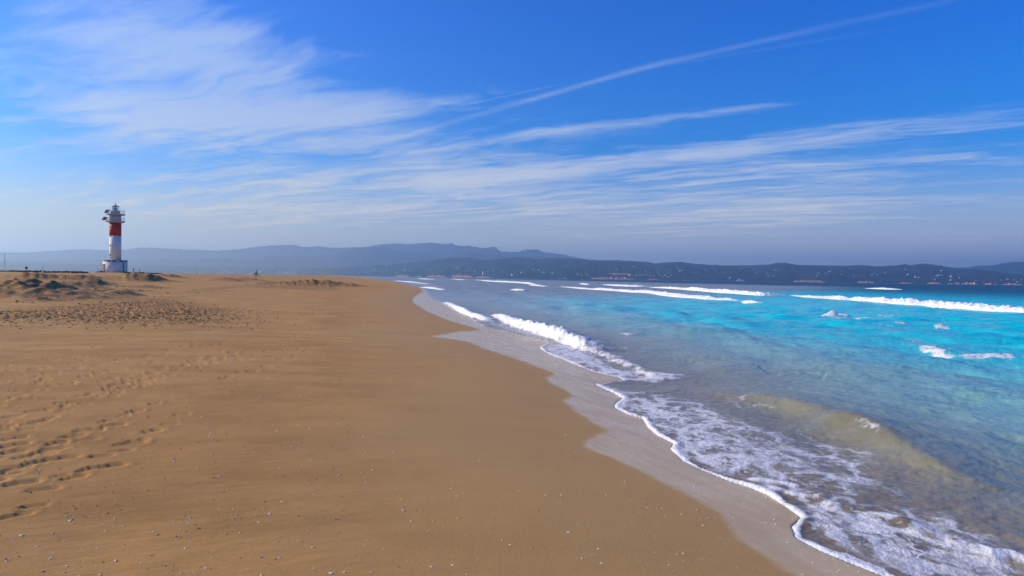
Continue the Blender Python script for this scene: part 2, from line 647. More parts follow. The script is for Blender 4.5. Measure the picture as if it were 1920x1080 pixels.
M_WEED = paint("dry_seagrass", (0.27, 0.165, 0.072), 0.95, 0.4, 2.0)
M_SCRUB = paint("dune_scrub", (0.045, 0.042, 0.030), 0.95, 0.4, 2.0)
M_WALL = paint("house_wall", (0.66, 0.60, 0.52), 0.8, 0.06, 0.1)
M_WALLB = paint("hotel_wall", (0.66, 0.58, 0.46), 0.8, 0.08, 0.1)
M_TILE = paint("roof_tile", (0.36, 0.17, 0.10), 0.85, 0.2, 0.2)
M_FLATROOF = paint("flat_roof", (0.55, 0.50, 0.45), 0.85, 0.1, 0.2)
M_GLASSD = paint("window_dark", (0.05, 0.06, 0.08), 0.2, 0.1, 0.5)
M_BOAT = paint("boat_white", (0.80, 0.80, 0.80), 0.4, 0.05, 0.3)
M_BOATD = paint("boat_dark", (0.05, 0.06, 0.09), 0.4, 0.1, 0.3)

M_GLASS, g = material("lantern_glass")
g.out(g.principled(Base_Color=(0.75, 0.82, 0.86), Roughness=0.05, IOR=1.45, Transmission_Weight=0.75))

# --- hillsides
M_HILL, g = material("hillside")
P = g.pos()
n1 = g.noise(P, 0.0035, 6, 0.62)
n2 = g.noise(P, 0.014, 5, 0.6)
n3 = g.noise(P, 0.05, 4, 0.65)
b = g.mix(g.sstep(n1, 0.40, 0.62), (0.007, 0.024, 0.028), (0.022, 0.044, 0.042))  # dark vegetation, with some of the haze's blue put into its colour
b = g.mix(g.sstep(n2, 0.56, 0.70) * 0.6, b, (0.06, 0.065, 0.05))
b = g.mix(g.sstep(n3, 0.64, 0.74) * g.sstep(n1, 0.40, 0.60) * 0.7, b, (0.27, 0.19, 0.12))
g.out(g.principled(Base_Color=b, Roughness=0.95, Specular_IOR_Level=0.1, Normal=g.bump(n2 + n3 * 0.5, 0.8, 30.0)))
M_CLIFF, g = material("cliff_rock")
P = g.pos()
n2 = g.noise(P, 0.03, 5, 0.65)
_x, _y, _z = g.sep(P)
st = g.noise(g.vec(_x * 0.01, _y * 0.01, _z * 0.25), 1.0, 4, 0.6)
b = g.mix(g.sstep(n2, 0.35, 0.65), (0.62, 0.30, 0.17), (0.40, 0.19, 0.11))
b = g.mix(g.sstep(st, 0.5, 0.65) * 0.5, b, (0.70, 0.44, 0.28))
g.out(g.principled(Base_Color=b, Roughness=0.95, Specular_IOR_Level=0.1, Normal=g.bump(n2, 0.8, 6.0)))

# ================================================================== SHORE LINES (pixels of the photograph, put on the ground)
# A: upper edge of the wet film; B: front of the water sheet
A_px = [(640, 517.6), (673, 519.3), (713, 523.8), (732, 526.2), (757, 532), (775, 536), (787, 540), (792, 547), (779, 555), (774, 565), (786, 574), (800, 583), (840, 600), (875, 610.5), (904, 619),
        (900, 620.5), (860, 622), (835, 627), (807, 631), (835, 634.5), (875, 640), (905, 652), (950, 667), (1000, 685), (1042, 701), (1046, 704.5), (1024, 709), (1032, 718), (1062, 732), (1074, 742), (1058, 752),
        (1080, 772), (1110, 791), (1136, 807), (1132, 813), (1102, 824), (1097, 836), (1122, 849), (1187, 876), (1240, 902), (1300, 930), (1350, 962), (1392, 1016), (1462, 1060), (1560, 1120), (1700, 1220), (2000, 1450)]
B_px = [(640, 517.45, 0), (673, 519.15, 0), (713, 523.6, 0), (732, 526, 0), (757, 531.7, 0), (776, 535.6, 0.2), (792, 540, 0.3), (800, 547, 0.2), (806, 556, 0.1), (826, 567, 0.5), (850, 580, 0.7), (880, 592, 0.8), (888, 600, 0.6), (907, 611, 0.5), (950, 620, 0.35), (997, 632, 0.45),
        (1030, 641, 0.6), (1012, 650, 0.9), (1030, 663, 0.9), (1050, 671, 0.9), (1112, 695, 0.9), (1160, 706, 0.9), (1168, 711, 0.7), (1145, 715, 0.6), (1115, 718.5, 0.8), (1147, 733.5, 1), (1169, 746, 1), (1157, 752, 1), (1151, 762, 1), (1175, 774, 1), (1205, 783, 1), (1213, 797, 1), (1230, 813, 1),
        (1264, 830, 1), (1257, 840, 1), (1280, 862, 1), (1320, 881, 1), (1375, 902, 1), (1405, 911, 1), (1440, 926, 1), (1472, 947, 1), (1503, 969, 1), (1484, 984, 1), (1490, 1005, 1), (1540, 1031, 1), (1615, 1061, 1),
        (1700, 1095, 1), (1850, 1160, 1), (2100, 1300, 1)]
ZA = 0.04
A = catmull([tuple(at(x, y, ZA)) for x, y in A_px], 0.6)
_b3 = [(*at(x, y, 0.01), w) for x, y, w in B_px]
B3 = catmull(_b3, 0.45)
B, BW = B3[:, :2], B3[:, 2]


def decimate(L, W=None, keep=260):
    """Drop points closer together than a pixel or so as seen from the camera."""
    out, ow = [L[0]], [W[0] if W is not None else 0]
    for i in range(1, len(L) - 1):
        r_ = np.linalg.norm(L[i])
        if np.linalg.norm(L[i] - out[-1]) > max(0.10, r_ * 0.022):
            out.append(L[i]); ow.append(W[i] if W is not None else 0)
    out.append(L[-1]); ow.append(W[-1] if W is not None else 0)
    return np.array(out), np.array(ow)


A, _ = decimate(A)
B, BW = decimate(B, BW)
FAR = 21000.0
far_az = math.atan2(B[0][0], B[0][1])
SEA_POLY = np.vstack([[(math.sin(far_az) * FAR * 1.5, math.cos(far_az) * FAR * 1.5)], B, [(B[-1][0] + 30, -20), (60, -FAR * 2), (FAR * 2, -FAR * 2), (FAR * 2, FAR * 2)]])
WET_POLY = np.vstack([[(math.sin(far_az) * FAR * 1.5, math.cos(far_az) * FAR * 1.5)], A, [(A[-1][0] + 30, -20), (60, -FAR * 2), (FAR * 2, -FAR * 2), (FAR * 2, FAR * 2)]])


def polar(rad, az):
    rr, aa = np.meshgrid(rad, np.radians(az), indexing='ij')
    return np.stack([rr * np.sin(aa), rr * np.cos(aa)], -1).reshape(-1, 2)


def azimuths(nf):
    # even steps across a flat picture plane inside +-40 degrees, coarse steps behind
    f = np.degrees(np.arctan(np.linspace(-math.tan(R(40)), math.tan(R(40)), nf)))
    return np.concatenate([f, np.linspace(40, 320, 90)[1:-1]])


# ================================================================== BEACH
def beach_height(Pt, dA, dB):
    """Height of the sand; dA = distance inland from the wet edge (negative towards the sea)."""
    r = np.hypot(Pt[:, 0], Pt[:, 1])
    d = np.maximum(dA, 0)
    z = 0.04 + 0.34 * (1 - np.exp(-d / 4.0)) + 0.25 * smooth(d, 6, 40)
    az = np.degrees(np.arctan2(Pt[:, 0], Pt[:, 1]))
    left = smooth(d, 12, 70)
    z = z + 1.42 * smooth(r, 45, 190) * left
    calm_ = np.exp(-r / 4000)
    z = z + 0.09 * fbm(Pt[:, 0] / 7, Pt[:, 1] / 7, 3, seed=3) * smooth(d, 0.3, 6) * calm_
    z = z + 0.018 * fbm(Pt[:, 0] / 1.3, Pt[:, 1] / 1.3, 3, seed=9) * smooth(d, 1.0, 7) * calm_
    z = z + 0.45 * (fbm(Pt[:, 0] / 26, Pt[:, 1] / 30, 3, seed=5) + 0.1) * smooth(r, 35, 90) * left * calm_ * (1 - 0.6 * smooth(r, 150, 210))
    # towards the sea
    q = np.abs(dA)
    z = np.where(dA < 0, np.where(dB < 0, 0.04 * (-dB) / (q - dB + 1e-3), -0.012 - 0.05 * np.clip(dB, 0, 30)), z)
    return z


MOUNDS = [  # px, py of the foot, height m, half width m across, half depth m, skew
    (62, 551, 1.00, 3.6, 2.6), (25, 553, 0.6, 3.6, 2.0), (105, 555, 0.5, 3.8, 2.0), (140, 540, 0.66, 2.4, 1.8), (148, 539, 0.35, 1.0, 1.0), (175, 537, 0.85, 2.2, 1.8), (60, 529, 0.6, 3.0, 2.0),
    (14, 534, 0.45, 3.0, 2.0), (102, 537, 0.45, 2.4, 1.6), (252, 528, 0.75, 2.8, 1.8), (262, 531, 0.45, 2.2, 1.4), (284, 524, 0.55, 2.8, 1.8), (315, 531, 0.85, 3.0, 2.0), (426, 521, 0.85, 3.0, 2.0), (240, 543, 0.30, 2.0, 1.2),
    (150, 547, 0.28, 2.4, 1.2), (152, 528, 0.55, 2.6, 1.6), (82, 558, 0.25, 1.2, 0.9), (275, 538, 0.35, 2.4, 1.4), (225, 550, 0.30, 1.6, 1.1), (455, 528, 0.4, 3.0, 1.6), (475, 527, 0.35, 3, 1.6), (505, 526, 0.3, 3, 1.4), (600, 523, 0.5, 6, 2.0), (628, 522, 0.5, 5, 2.0), (540, 521, 0.5, 5, 2.0),
    (52, 521, 0.2, 1.5, 1.5), (210, 526, 0.3, 3, 1.5), (185, 533, 0.35, 2.4, 1.2), (120, 518, 0.4, 7, 4.0)]
PRINTS = []
# tracks of feet: pixel start, pixel end, count
for (x0, y0), (x1, y1), n in (((-40, 810), (330, 690), 14), ((-60, 905), (210, 770), 10), ((10, 860), (300, 742), 11), ((60, 765), (420, 655), 16), ((-20, 745), (280, 670), 14), ((120, 880), (360, 745), 8),
                              ((200, 720), (470, 640), 14), ((-30, 840), (180, 730), 9), ((60, 700), (480, 622), 18), ((-30, 700), (200, 660), 12), ((300, 690), (560, 622), 12), ((40, 930), (130, 860), 3),
                              ((420, 700), (600, 640), 8), ((560, 590), (640, 565), 16), ((470, 600), (620, 572), 18), ((500, 640), (700, 585), 12), ((450, 620), (520, 600), 8)):
    for i in range(n):
        t = (i + 0.5) / n
        PRINTS.append((x0 + (x1 - x0) * t + random.uniform(-9, 9), y0 + (y1 - y0) * t + random.uniform(-5, 5) * (y0 - 500) / 300, random.uniform(-0.35, 0.35), random.uniform(0.7, 1.15)))
for i in range(150):
    fx_ = random.uniform(-60, 620)
    fy_ = 600 + 190 * random.random() * max(0.25, 1 - max(fx_, 0) / 700)
    PRINTS.append((fx_, fy_, random.uniform(-0.5, 0.5), random.uniform(0.6, 1.0)))
PRINTS += [(108, 842, 0.1, 1.5), (90, 845, 0.05, 1.2), (20, 832, 0.0, 1.3), (245, 810, 0.2, 1.3), (30, 818, -0.1, 1.2), (205, 852, 0.15, 1.2), (40, 885, 0.1, 1.2), (28, 938, 0.05, 1.0), (215, 780, 0.2, 1.1), (20, 770, 0.1, 1.1), (340, 760, 0.2, 1.0)]

rad = []
y = 1500.0                         # pixels below the horizon
while y > 0.12:
    rad.append(2.0 * F / y)
    y -= max(0.02, min(y * (0.0052 if 40 < y < 95 else 0.0105), 2.0 if y < 560 else 8.0))
rad = np.array(rad)
keep = [0]
for i in range(1, len(rad)):
    if rad[i] - rad[keep[-1]] > 0.006: keep.append(i)
rad = np.concatenate([[0.6, 1.0, 1.4], rad[keep][rad[keep] > 1.7], [15000, FAR]])
az = azimuths(900)
P2 = polar(rad, az)
dist_a, _, _ = big_line_dist(P2, A)
in_wet = inside(P2, WET_POLY)
dA = np.where(in_wet, -dist_a, dist_a)
dB = np.full(len(P2), -1.0)
m = np.nonzero(in_wet)[0]
_d, _, _ = big_line_dist(P2[m], B)
dB[m] = np.where(inside(P2[m], SEA_POLY), _d, -_d)
zb = beach_height(P2, dA, dB)
rr = np.hypot(P2[:, 0], P2[:, 1])
ncol = len(az)


def rows_near(c, w):
    """Indices of the grid points in the rings round a place."""
    rc_ = math.hypot(*c)
    i0, i1 = np.searchsorted(rad, [rc_ - w, rc_ + w])
    idx = np.arange(i0 * ncol, min(i1 + 1, len(rad)) * ncol)
    idx = idx[idx < len(P2)]
    return idx[np.hypot(P2[idx, 0] - c[0], P2[idx, 1] - c[1]) < w]


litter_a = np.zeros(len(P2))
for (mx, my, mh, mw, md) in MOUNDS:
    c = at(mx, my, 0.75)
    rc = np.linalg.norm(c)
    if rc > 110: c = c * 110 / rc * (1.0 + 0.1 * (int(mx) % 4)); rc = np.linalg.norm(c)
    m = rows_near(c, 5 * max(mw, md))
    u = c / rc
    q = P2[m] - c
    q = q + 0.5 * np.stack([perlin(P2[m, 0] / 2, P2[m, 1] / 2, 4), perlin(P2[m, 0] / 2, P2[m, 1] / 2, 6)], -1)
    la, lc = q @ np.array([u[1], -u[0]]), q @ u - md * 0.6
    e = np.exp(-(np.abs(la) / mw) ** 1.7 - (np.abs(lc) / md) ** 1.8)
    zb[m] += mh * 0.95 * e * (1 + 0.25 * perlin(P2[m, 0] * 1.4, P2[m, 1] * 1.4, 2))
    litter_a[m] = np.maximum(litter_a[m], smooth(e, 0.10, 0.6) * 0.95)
# rough trampled patches far left
ROUGH = [[(-80, 600), (60, 585), (300, 588), (465, 586), (440, 570), (380, 562), (300, 553), (180, 560), (60, 570), (-80, 572)],
         [(300, 553), (460, 536), (640, 540), (640, 529), (560, 526), (420, 535), (330, 541)]]
for poly in ROUGH:
    W = at([p[0] for p in poly], [p[1] for p in poly], 0.75)
    m, dd, _, _ = near_line(P2, np.vstack([W, W[:1]]), None, 4.0)
    ins = inside(P2[m], W)
    k = smooth(np.where(ins, dd, -dd) + 1.5 * fbm(P2[m, 0] / 3, P2[m, 1] / 3, 2, seed=12), -0.5, 2.5)
    zb[m] += k * 0.20 * np.abs(fbm(P2[m, 0] / 0.52, P2[m, 1] / 0.52, 3, 0.6, seed=15))
    litter_a[m] = np.maximum(litter_a[m], k * 0.42)
# footprints pressed into the sand
print_dz = np.zeros(len(P2))
for (fx, fy, fa, fs) in PRINTS:
    c = at(fx, fy, 0.42 if fy > 600 else 0.6)
    m = rows_near(c, 0.5 * fs)
    if not len(m): continue
    q = P2[m] - c
    a = R(38) + fa
    ux, uy = math.sin(a), math.cos(a)
    la, lc = q[:, 0] * ux + q[:, 1] * uy, q[:, 0] * uy - q[:, 1] * ux
    waist = 0.055 + 0.02 * smooth(la, -0.02, 0.08)
    e = np.sqrt((la / (0.145 * fs)) ** 2 + (lc / (waist * fs * 1.1)) ** 2)
    e = e + 0.14 * perlin(P2[m, 0] * 9, P2[m, 1] * 9, 5)
    soft_ = 1.0 if fy > 600 else 2.2
    dzp = (-0.016 * (1 - smooth(e, 0.70, 1.0)) + 0.005 * np.exp(-((e - 1.25) / 0.22) ** 2)) * soft_ * min(fs, 1.2)
    print_dz[m] = np.where(dzp < 0, np.minimum(print_dz[m], dzp), np.where(print_dz[m] < 0, print_dz[m], np.maximum(print_dz[m], dzp)))
zb += print_dz
wet_a = 1 - smooth(dA + 0.07 * fbm(P2[:, 0] / 0.5, P2[:, 1] / 0.5, 3, seed=21), -0.14, 0.16 + 0.0 * rr)
wet_a = np.maximum(wet_a, 0.22 * (1 - smooth(dA, 0.0, 0.9)))
damp_a = (1 - smooth(dA + 0.8 * fbm(P2[:, 0] / 2.5, P2[:, 1] / 4, 3, seed=23), 1.0, 4.6 + rr * 0.03)) 
f = grid_faces(len(rad), len(az), wrap=True)
keepf = (dA[f] > -7 - rr[f] * 0.04).any(1) & ~((rr[f].min(1) > 900) & (P2[f][:, :, 0].min(1) > 0) & in_wet[f].all(1))
f = f[keepf][:, ::-1]
verts = np.column_stack([P2, zb])
centre = len(verts)
v_, f_, (wet_a, damp_a, litter_a) = compact(verts, f, [wet_a, damp_a, litter_a])
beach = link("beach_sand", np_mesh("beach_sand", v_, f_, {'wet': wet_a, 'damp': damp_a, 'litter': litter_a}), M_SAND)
tag(beach, "orange-brown sand beach with footprints and a wet sheen along the water", kind='structure')
print("beach faces", len(f_))


def sand_z(x, y):
    """Height of the sand under a point (nearest sampled vertex)."""
    r_ = math.hypot(x, y)
    i = int(np.clip(np.searchsorted(rad, r_), 1, len(rad) - 1))
    if abs(rad[i - 1] - r_) < abs(rad[i] - r_): i -= 1
    a_ = math.degrees(math.atan2(x, y))
    if a_ < -40: a_ += 360
    j = int(np.clip(np.searchsorted(az, a_), 0, len(az) - 1))
    return float(zb[i * len(az) + j])


# ================================================================== SEA
def water_colour(s, r, Pt, xs=None):
    """Sandy in the shallows, turquoise over the pale bar, deep blue beyond it."""
    k = fbm(Pt[:, 0] / 14, Pt[:, 1] / 30, 3, seed=31)
    s2 = s * (1 + 0.12 * k) + 0.4 * fbm(Pt[:, 0] / 3, Pt[:, 1] / 5, 3, seed=33)
    stops = [(0, (0.250, 0.180, 0.095)), (1.8, (0.275, 0.225, 0.135)), (3.2, (0.290, 0.310, 0.210)), (5.0, (0.260, 0.400, 0.330)), (8, (0.210, 0.480, 0.450)), (12, (0.060, 0.560, 0.610)), (18, (0.0, 0.620, 0.680)), (35, (0.0, 0.640, 0.700)),
             (80, (0.0, 0.50, 0.58)), (115, (0.0, 0.17, 0.23)), (180, (0.0, 0.055, 0.075)), (600, (0.0, 0.030, 0.050))]
    xs_ = [a for a, _ in stops]
    c_ = np.stack([np.interp(s2, xs_, [c[i] for _, c in stops]) for i in range(3)], -1)
    # up the bay the bar runs out: grey-blue water along the far beach
    up = smooth(Pt[:, 1] - 1.6 * Pt[:, 0], 22, 95)[:, None] * (1 - smooth(s2, 150, 260))[:, None]
    return c_ * (1 - up) + np.array([0.290, 0.320, 0.300]) * up


rad_s = []
y = 1100.0
while y > 0.1:
    rad_s.append(CAM_Z * F / y)
    y -= max(0.02, min(y * 0.013, 1.9 if y < 560 else 6.0))
rad_s = np.array([r_ for r_ in rad_s] + [FAR * 0.97])
az_s = azimuths(900)
sel = (az_s > -32) & (az_s < 185)
az_s = az_s[sel]
Q = polar(rad_s, az_s)
db, _, bw = big_line_dist(Q, B, BW)
ins = inside(Q, SEA_POLY)
s = np.where(ins, db, -db)
f_sea = grid_faces(len(rad_s), len(az_s))
f_sea = f_sea[(s[f_sea] > -0.02).any(1)][:, ::-1]
Q, f_sea, (s, bw) = compact(Q, f_sea, [s, bw])
r_s = np.hypot(Q[:, 0], Q[:, 1])
# wind waves, crests roughly along the shore, shortened where the grid is too coarse
cell = np.maximum(r_s * 0.0019, r_s ** 2 / (CAM_Z * F) * 0.55)
hz = np.zeros(len(Q))
wr = random.Random(12)
for i in range(46):
    lam = 0.45 * (12.0 / 0.45) ** (wr.random() ** 1.2)
    th = R(wr.choice((180, 205, 235, 262)) + wr.gauss(0, 18))          # mostly towards the beach
    amp = 0.0085 * lam ** 0.74
    ph = wr.uniform(0, 6.28)
    kx, ky = math.cos(th) * 2 * math.pi / lam, math.sin(th) * 2 * math.pi / lam
    w = Q[:, 0] * kx + Q[:, 1] * ky + ph + 0.7 * perlin(Q[:, 0] / (3 * lam), Q[:, 1] / (3 * lam), i)
    hz += amp * (np.sin(w) + 0.25 * np.sin(2 * w + 0.6)) * smooth(lam / cell, 2.5, 5.0)
hz *= 1.0 + 0.5 * fbm(Q[:, 0] / 9, Q[:, 1] / 9, 2, seed=41)
hz *= 0.12 + 0.88 * smooth(s, 1.0, 12.0)
# long low swells running in parallel to the beach
ps = s + 0.9 * fbm(Q[:, 0] / 6, Q[:, 1] / 9, 3, seed=44)
for lam_, am_, sd0 in ((3.3, 0.100, 45), (2.1, 0.042, 47), (5.6, 0.085, 49)):
    w = 2 * np.pi * ps / lam_ + sd0
    md = np.clip(0.5 + 1.2 * fbm(Q[:, 0] / 7 + sd0, Q[:, 1] / 5, 3, seed=sd0), 0, 1.2)
    hz += am_ * md * (np.exp(np.sin(w + 0.35 * np.cos(w)) - 1) * 1.6 - 0.75) * smooth(s, 3.5, 8) * (1 - smooth(s, 30, 70)) * smooth(lam_ / cell, 2.5, 5)
foam_a = np.zeros(len(Q))


def region(poly, dens, soft_, nz=0.5):
    W = at([p[0] for p in poly], [p[1] for p in poly], 0.0)
    m, dd, _, _ = near_line(Q, np.vstack([W, W[:1]]), None, 2.0)
    inn = inside(Q[m], W)
    sd_ = np.where(inn, dd, -dd) + nz * fbm(Q[m, 0] / 0.9, Q[m, 1] / 1.6, 3, seed=51)
    out = np.zeros(len(Q))
    out[m] = dens * smooth(sd_, -soft_ * 0.3, soft_)
    return out


foam_a = np.maximum(foam_a, region([(1005, 652), (1060, 636), (1110, 644), (1150, 652), (1140, 672), (1170, 690), (1250, 700), (1305, 706), (1235, 722), (1175, 713), (1110, 700), (1040, 676)], 0.66, 0.6))
foam_a = np.maximum(foam_a, region([(1105, 716), (1180, 722), (1270, 738), (1360, 768), (1450, 800), (1530, 815), (1600, 845), (1680, 880), (1715, 910), (1690, 945), (1780, 960), (1900, 1000), (2100, 1090), (2100, 1400), (1665, 1090), (1480, 1010), (1440, 940), (1240, 870), (1140, 780)], 0.47, 0.7))
foam_a = np.maximum(foam_a, region([(1130, 716), (1200, 728), (1300, 760), (1420, 830), (1520, 880), (1600, 930), (1760, 985), (1880, 1030), (2050, 1130), (1700, 1100), (1480, 1010), (1440, 940), (1240, 870), (1140, 780)], 0.60, 0.8))
foam_a = np.maximum(foam_a, region([(905, 590), (960, 612), (1040, 632), (1030, 642), (960, 625), (900, 606)], 0.42, 0.5))
foam_a = np.maximum(foam_a, region([(1360, 735), (1450, 765), (1470, 775), (1400, 768), (1340, 750)], 0.25, 0.3))
foam_a = np.maximum(foam_a, region([(1000, 536), (1200, 560), (1330, 572), (1200, 566), (1040, 548)], 0.16, 2.0))
foam_a = np.maximum(foam_a, region([(1380, 560), (1560, 575), (1900, 605), (1900, 640), (1600, 590)], 0.15, 2.0))
foam_a = np.maximum(foam_a, region([(735, 524), (800, 530), (850, 540), (800, 541), (760, 533)], 0.34, 2.0))
# thin trailing threads where the waves have passed
foam_a = np.maximum(foam_a, 0.27 * smooth(fbm(Q[:, 0] / 5, Q[:, 1] / 10, 4, seed=61), 0.22, 0.55) * smooth(s, 2, 6) * (1 - smooth(s, 25, 60)))
# edge of the sheet: a thick rounded roll of foam
edge_n = 0.05 * fbm(Q[:, 0] / 0.22, Q[:, 1] / 0.22, 3, seed=71)
ew = 0.035 + 0.09 * smooth(fbm(Q[:, 0] / 1.2, Q[:, 1] / 1.2, 2, seed=73), -0.3, 0.4)
eb = (1 - smooth(s + edge_n, ew * 0.7, ew * 1.8)) * bw
foam_a = np.maximum(foam_a, eb)
lip = 0.004 + 0.020 * bw * np.exp(-((s - 0.05) / 0.055) ** 2) + 0.012 * smooth(s, 0, 0.3)
lipn = 1 + 0.5 * fbm(Q[:, 0] / 0.12, Q[:, 1] / 0.12, 3, seed=75)
zq = hz + lip * lipn
# little bores inside the swash
for pts, hgt, wid, fd in (
        ([(1400, 893), (1440, 897), (1470, 903), (1500, 912)], 0.035, 0.10, 0.95),
        ([(1430, 905), (1490, 921), (1536, 926), (1550, 935), (1575, 944), (1620, 954), (1660, 962), (1690, 972)], 0.06, 0.12, 1.0),
        ([(1700, 972), (1740, 988), (1790, 1000), (1810, 1010), (1840, 1016), (1862, 1030), (1890, 1026), (1925, 1040), (1990, 1062)], 0.07, 0.13, 1.0),
        ([(1440, 928), (1475, 936), (1502, 944)], 0.02, 0.06, 0.8)):
    Lp = catmull([tuple(at(x, y_, hgt)) for x, y_ in pts], 0.1)
    prm = np.sin(np.linspace(0.12, math.pi - 0.12, len(Lp))) ** 0.5
    m, dd, sg, vv = near_line(Q, Lp, prm, 1.0)
    sd_ = dd * sg + 0.05 * fbm(Q[m, 0] / 0.3, Q[m, 1] / 0.3, 3, seed=81)
    br = 0.55 + 0.45 * fbm(Q[m, 0] / 0.5, Q[m, 1] / 0.5, 2, seed=83) * 2
    zq[m] += hgt * vv * np.exp(-np.abs(sd_ / wid) ** 1.6) * np.clip(br, 0.2, 1.2)
    foam_a[m] = np.maximum(foam_a[m], fd * np.exp(-(sd_ / (wid * 0.9)) ** 2) * np.clip(br + 0.15, 0, 1) * smooth(vv, 0.1, 0.6))
SHORE_NEG = False
# the brown unbroken wave at the right, steep on its shore side
crest = [(1300, 716, .03), (1370, 724, .07), (1440, 737, .16), (1500, 752, .20), (1545, 764, .25), (1580, 783, .30), (1620, 793, .30), (1660, 812, .27), (1700, 830, .22), (1750, 851, .15), (1820, 876, .07), (1900, 905, .02)]
Lc = catmull([(*at(x, y_, 0.18), h_) for x, y_, h_ in crest], 0.25)
m, dd, sg, vv = near_line(Q, Lc[:, :2], Lc[:, 2], 4.0)
endfade = smooth(vv, 0.022, 0.06)
shore_side = sg < 0 if SHORE_NEG else sg > 0
dd2 = dd * (1 + 0.15 * fbm(Q[m, 0] / 0.8, Q[m, 1] / 0.8, 2, seed=92))
prof = 0.92 * np.where(shore_side, np.exp(-(dd2 / 0.30) ** 1.7), np.exp(-(dd2 / 1.2) ** 1.3))
zq[m] += vv * endfade * prof * (1 + 0.10 * fbm(Q[m, 0] / 0.5, Q[m, 1] / 1.0, 2, seed=91))
zq[m] -= vv * 0.10 * endfade * np.where(shore_side, np.exp(-((dd - 0.9) / 0.4) ** 2), 0)
brown = np.zeros(len(Q))
brown[m] = np.clip(vv / 0.27, 0, 1) ** 2.2 * endfade * np.where(shore_side, np.exp(-(dd / 0.50) ** 2.2), np.exp(-(dd / 0.08) ** 2)) * (0.85 + 0.3 * fbm(Q[m, 0] / 0.7, Q[m, 1] / 0.7, 2, seed=93))
pk = at(1612, 800, 0.22)
pd = np.hypot(Q[m, 0] - pk[0], Q[m, 1] - pk[1])
foam_a[m] = np.maximum(foam_a[m], 0.46 * np.exp(-(pd / 0.36) ** 2) * np.exp(-((dd - 0.10) / 0.10) ** 2))
foam_a[m] = np.maximum(foam_a[m], 0.42 * np.exp(-(pd / 0.8) ** 2) * np.exp(-((dd - 0.75) / 0.2) ** 2) * shore_side)
wcol = water_colour(np.maximum(s, 0), r_s, Q)
bc = np.array([0.175, 0.155, 0.100])
kb = np.clip(brown, 0, 1)[:, None]
wcol = wcol * (1 - kb) + bc * kb
# further low swells between the bars (their faces show as darker bands)
for crest in ([(1130, 660, .02), (1200, 664, .07), (1260, 655, .12), (1320, 668, .09), (1400, 690, .03)], [(1290, 690, .02), (1350, 690, .10), (1400, 684, .10), (1480, 692, .03)],
              [(1480, 702, .02), (1560, 700, .10), (1640, 720, .12), (1720, 742, .10), (1790, 760, .03)],
              [(1220, 615, .03), (1290, 625, .14), (1380, 640, .12), (1470, 655, .03)], [(1150, 616, .05), (1180, 620, .16), (1230, 626, .05)], [(1500, 650, .03), (1600, 660, .14), (1720, 675, .14), (1830, 700, .04)]):
    Lw = catmull([(*at(x, y_, 0), h_) for x, y_, h_ in crest], 0.5)
    m, dd, sg, vv = near_line(Q, Lw[:, :2], Lw[:, 2], 5.0)
    fr = sg > 0
    zq[m] += 0.9 * np.clip(vv - 0.035, 0, 1) * smooth(vv, 0.035, 0.075) * np.where(fr, np.exp(-(dd / 0.95) ** 1.8), np.exp(-(dd / 2.0) ** 1.6)) * (1 + 0.3 * fbm(Q[m, 0] / 1.5, Q[m, 1] / 2.5, 2, seed=95))
def surface_wave(pts, hgt, width, seed, full=1.0, trail=2.6):
    """A small breaking wave raised in the sea sheet itself: steep foaming front, gentle back, foam trailing behind."""
    px = catmull(pts, 3.0)
    L_ = at(px[:, 0], px[:, 1], 0.0)
    n = len(L_)
    arc = np.concatenate([[0], np.cumsum(np.hypot(*np.diff(px, axis=0).T))])
    m, dd, sg, tt = near_line(Q, L_, arc / arc[-1], trail + width * 2)
    x, y = Q[m, 0], Q[m, 1]
    sd_ = dd * np.where(sg > 0, -1, 1) * WAVE_SIDE - width * 0.5       # positive towards the open sea, 0 at the crest
    q_ = 1.0 if hgt > 0.25 else 2.6
    rag = fbm(x / (width * 0.55 * q_), y / (width * 0.9 * q_), 4, 0.62, seed=seed + 3)
    sd_ = sd_ + 0.35 * width * rag
    env = np.clip(np.sin(np.pi * np.clip(tt, 0.0, 1)), 0, 1) ** 0.55
    env = env * (1 - smooth(np.abs(sd_), trail + width, trail + width * 1.8))
    lum = 0.78 + (0.6 if hgt > 0.25 else 0.35) * fbm(tt * arc[-1] / 34 + seed, tt * 0, 3, seed=seed) + (0.28 if hgt > 0.3 else 0.12) * fbm(x / 0.28, y / 0.45, 3, 0.6, seed=seed + 5)
    front = np.exp(-(np.abs(sd_) / (0.40 * width)) ** 2.0)
    back = np.exp(-(np.abs(sd_) / (1.7 * width)) ** 1.5)
    h_ = hgt * env * lum * np.where(sd_ < 0, front, back)
    fo_ = np.where(sd_ < 0, 1 - smooth(-sd_, 0.55 * width, 0.95 * width), 1 - smooth(sd_, 0.25 * width, 1.0 * width))
    tr_ = 0.42 * (1 - smooth(sd_, 0.5 * width, trail)) * (sd_ > 0)
    fo_ = np.maximum(fo_ * smooth(env * lum, 0.10, 0.42), tr_ * env) * full
    fo_ = fo_ * np.clip((1.0 if hgt > 0.25 else 0.85) + 0.6 * fbm(x / 0.22, y / 0.5, 3, 0.65, seed=seed + 9), 0.1, 1.1)
    return m, h_, fo_


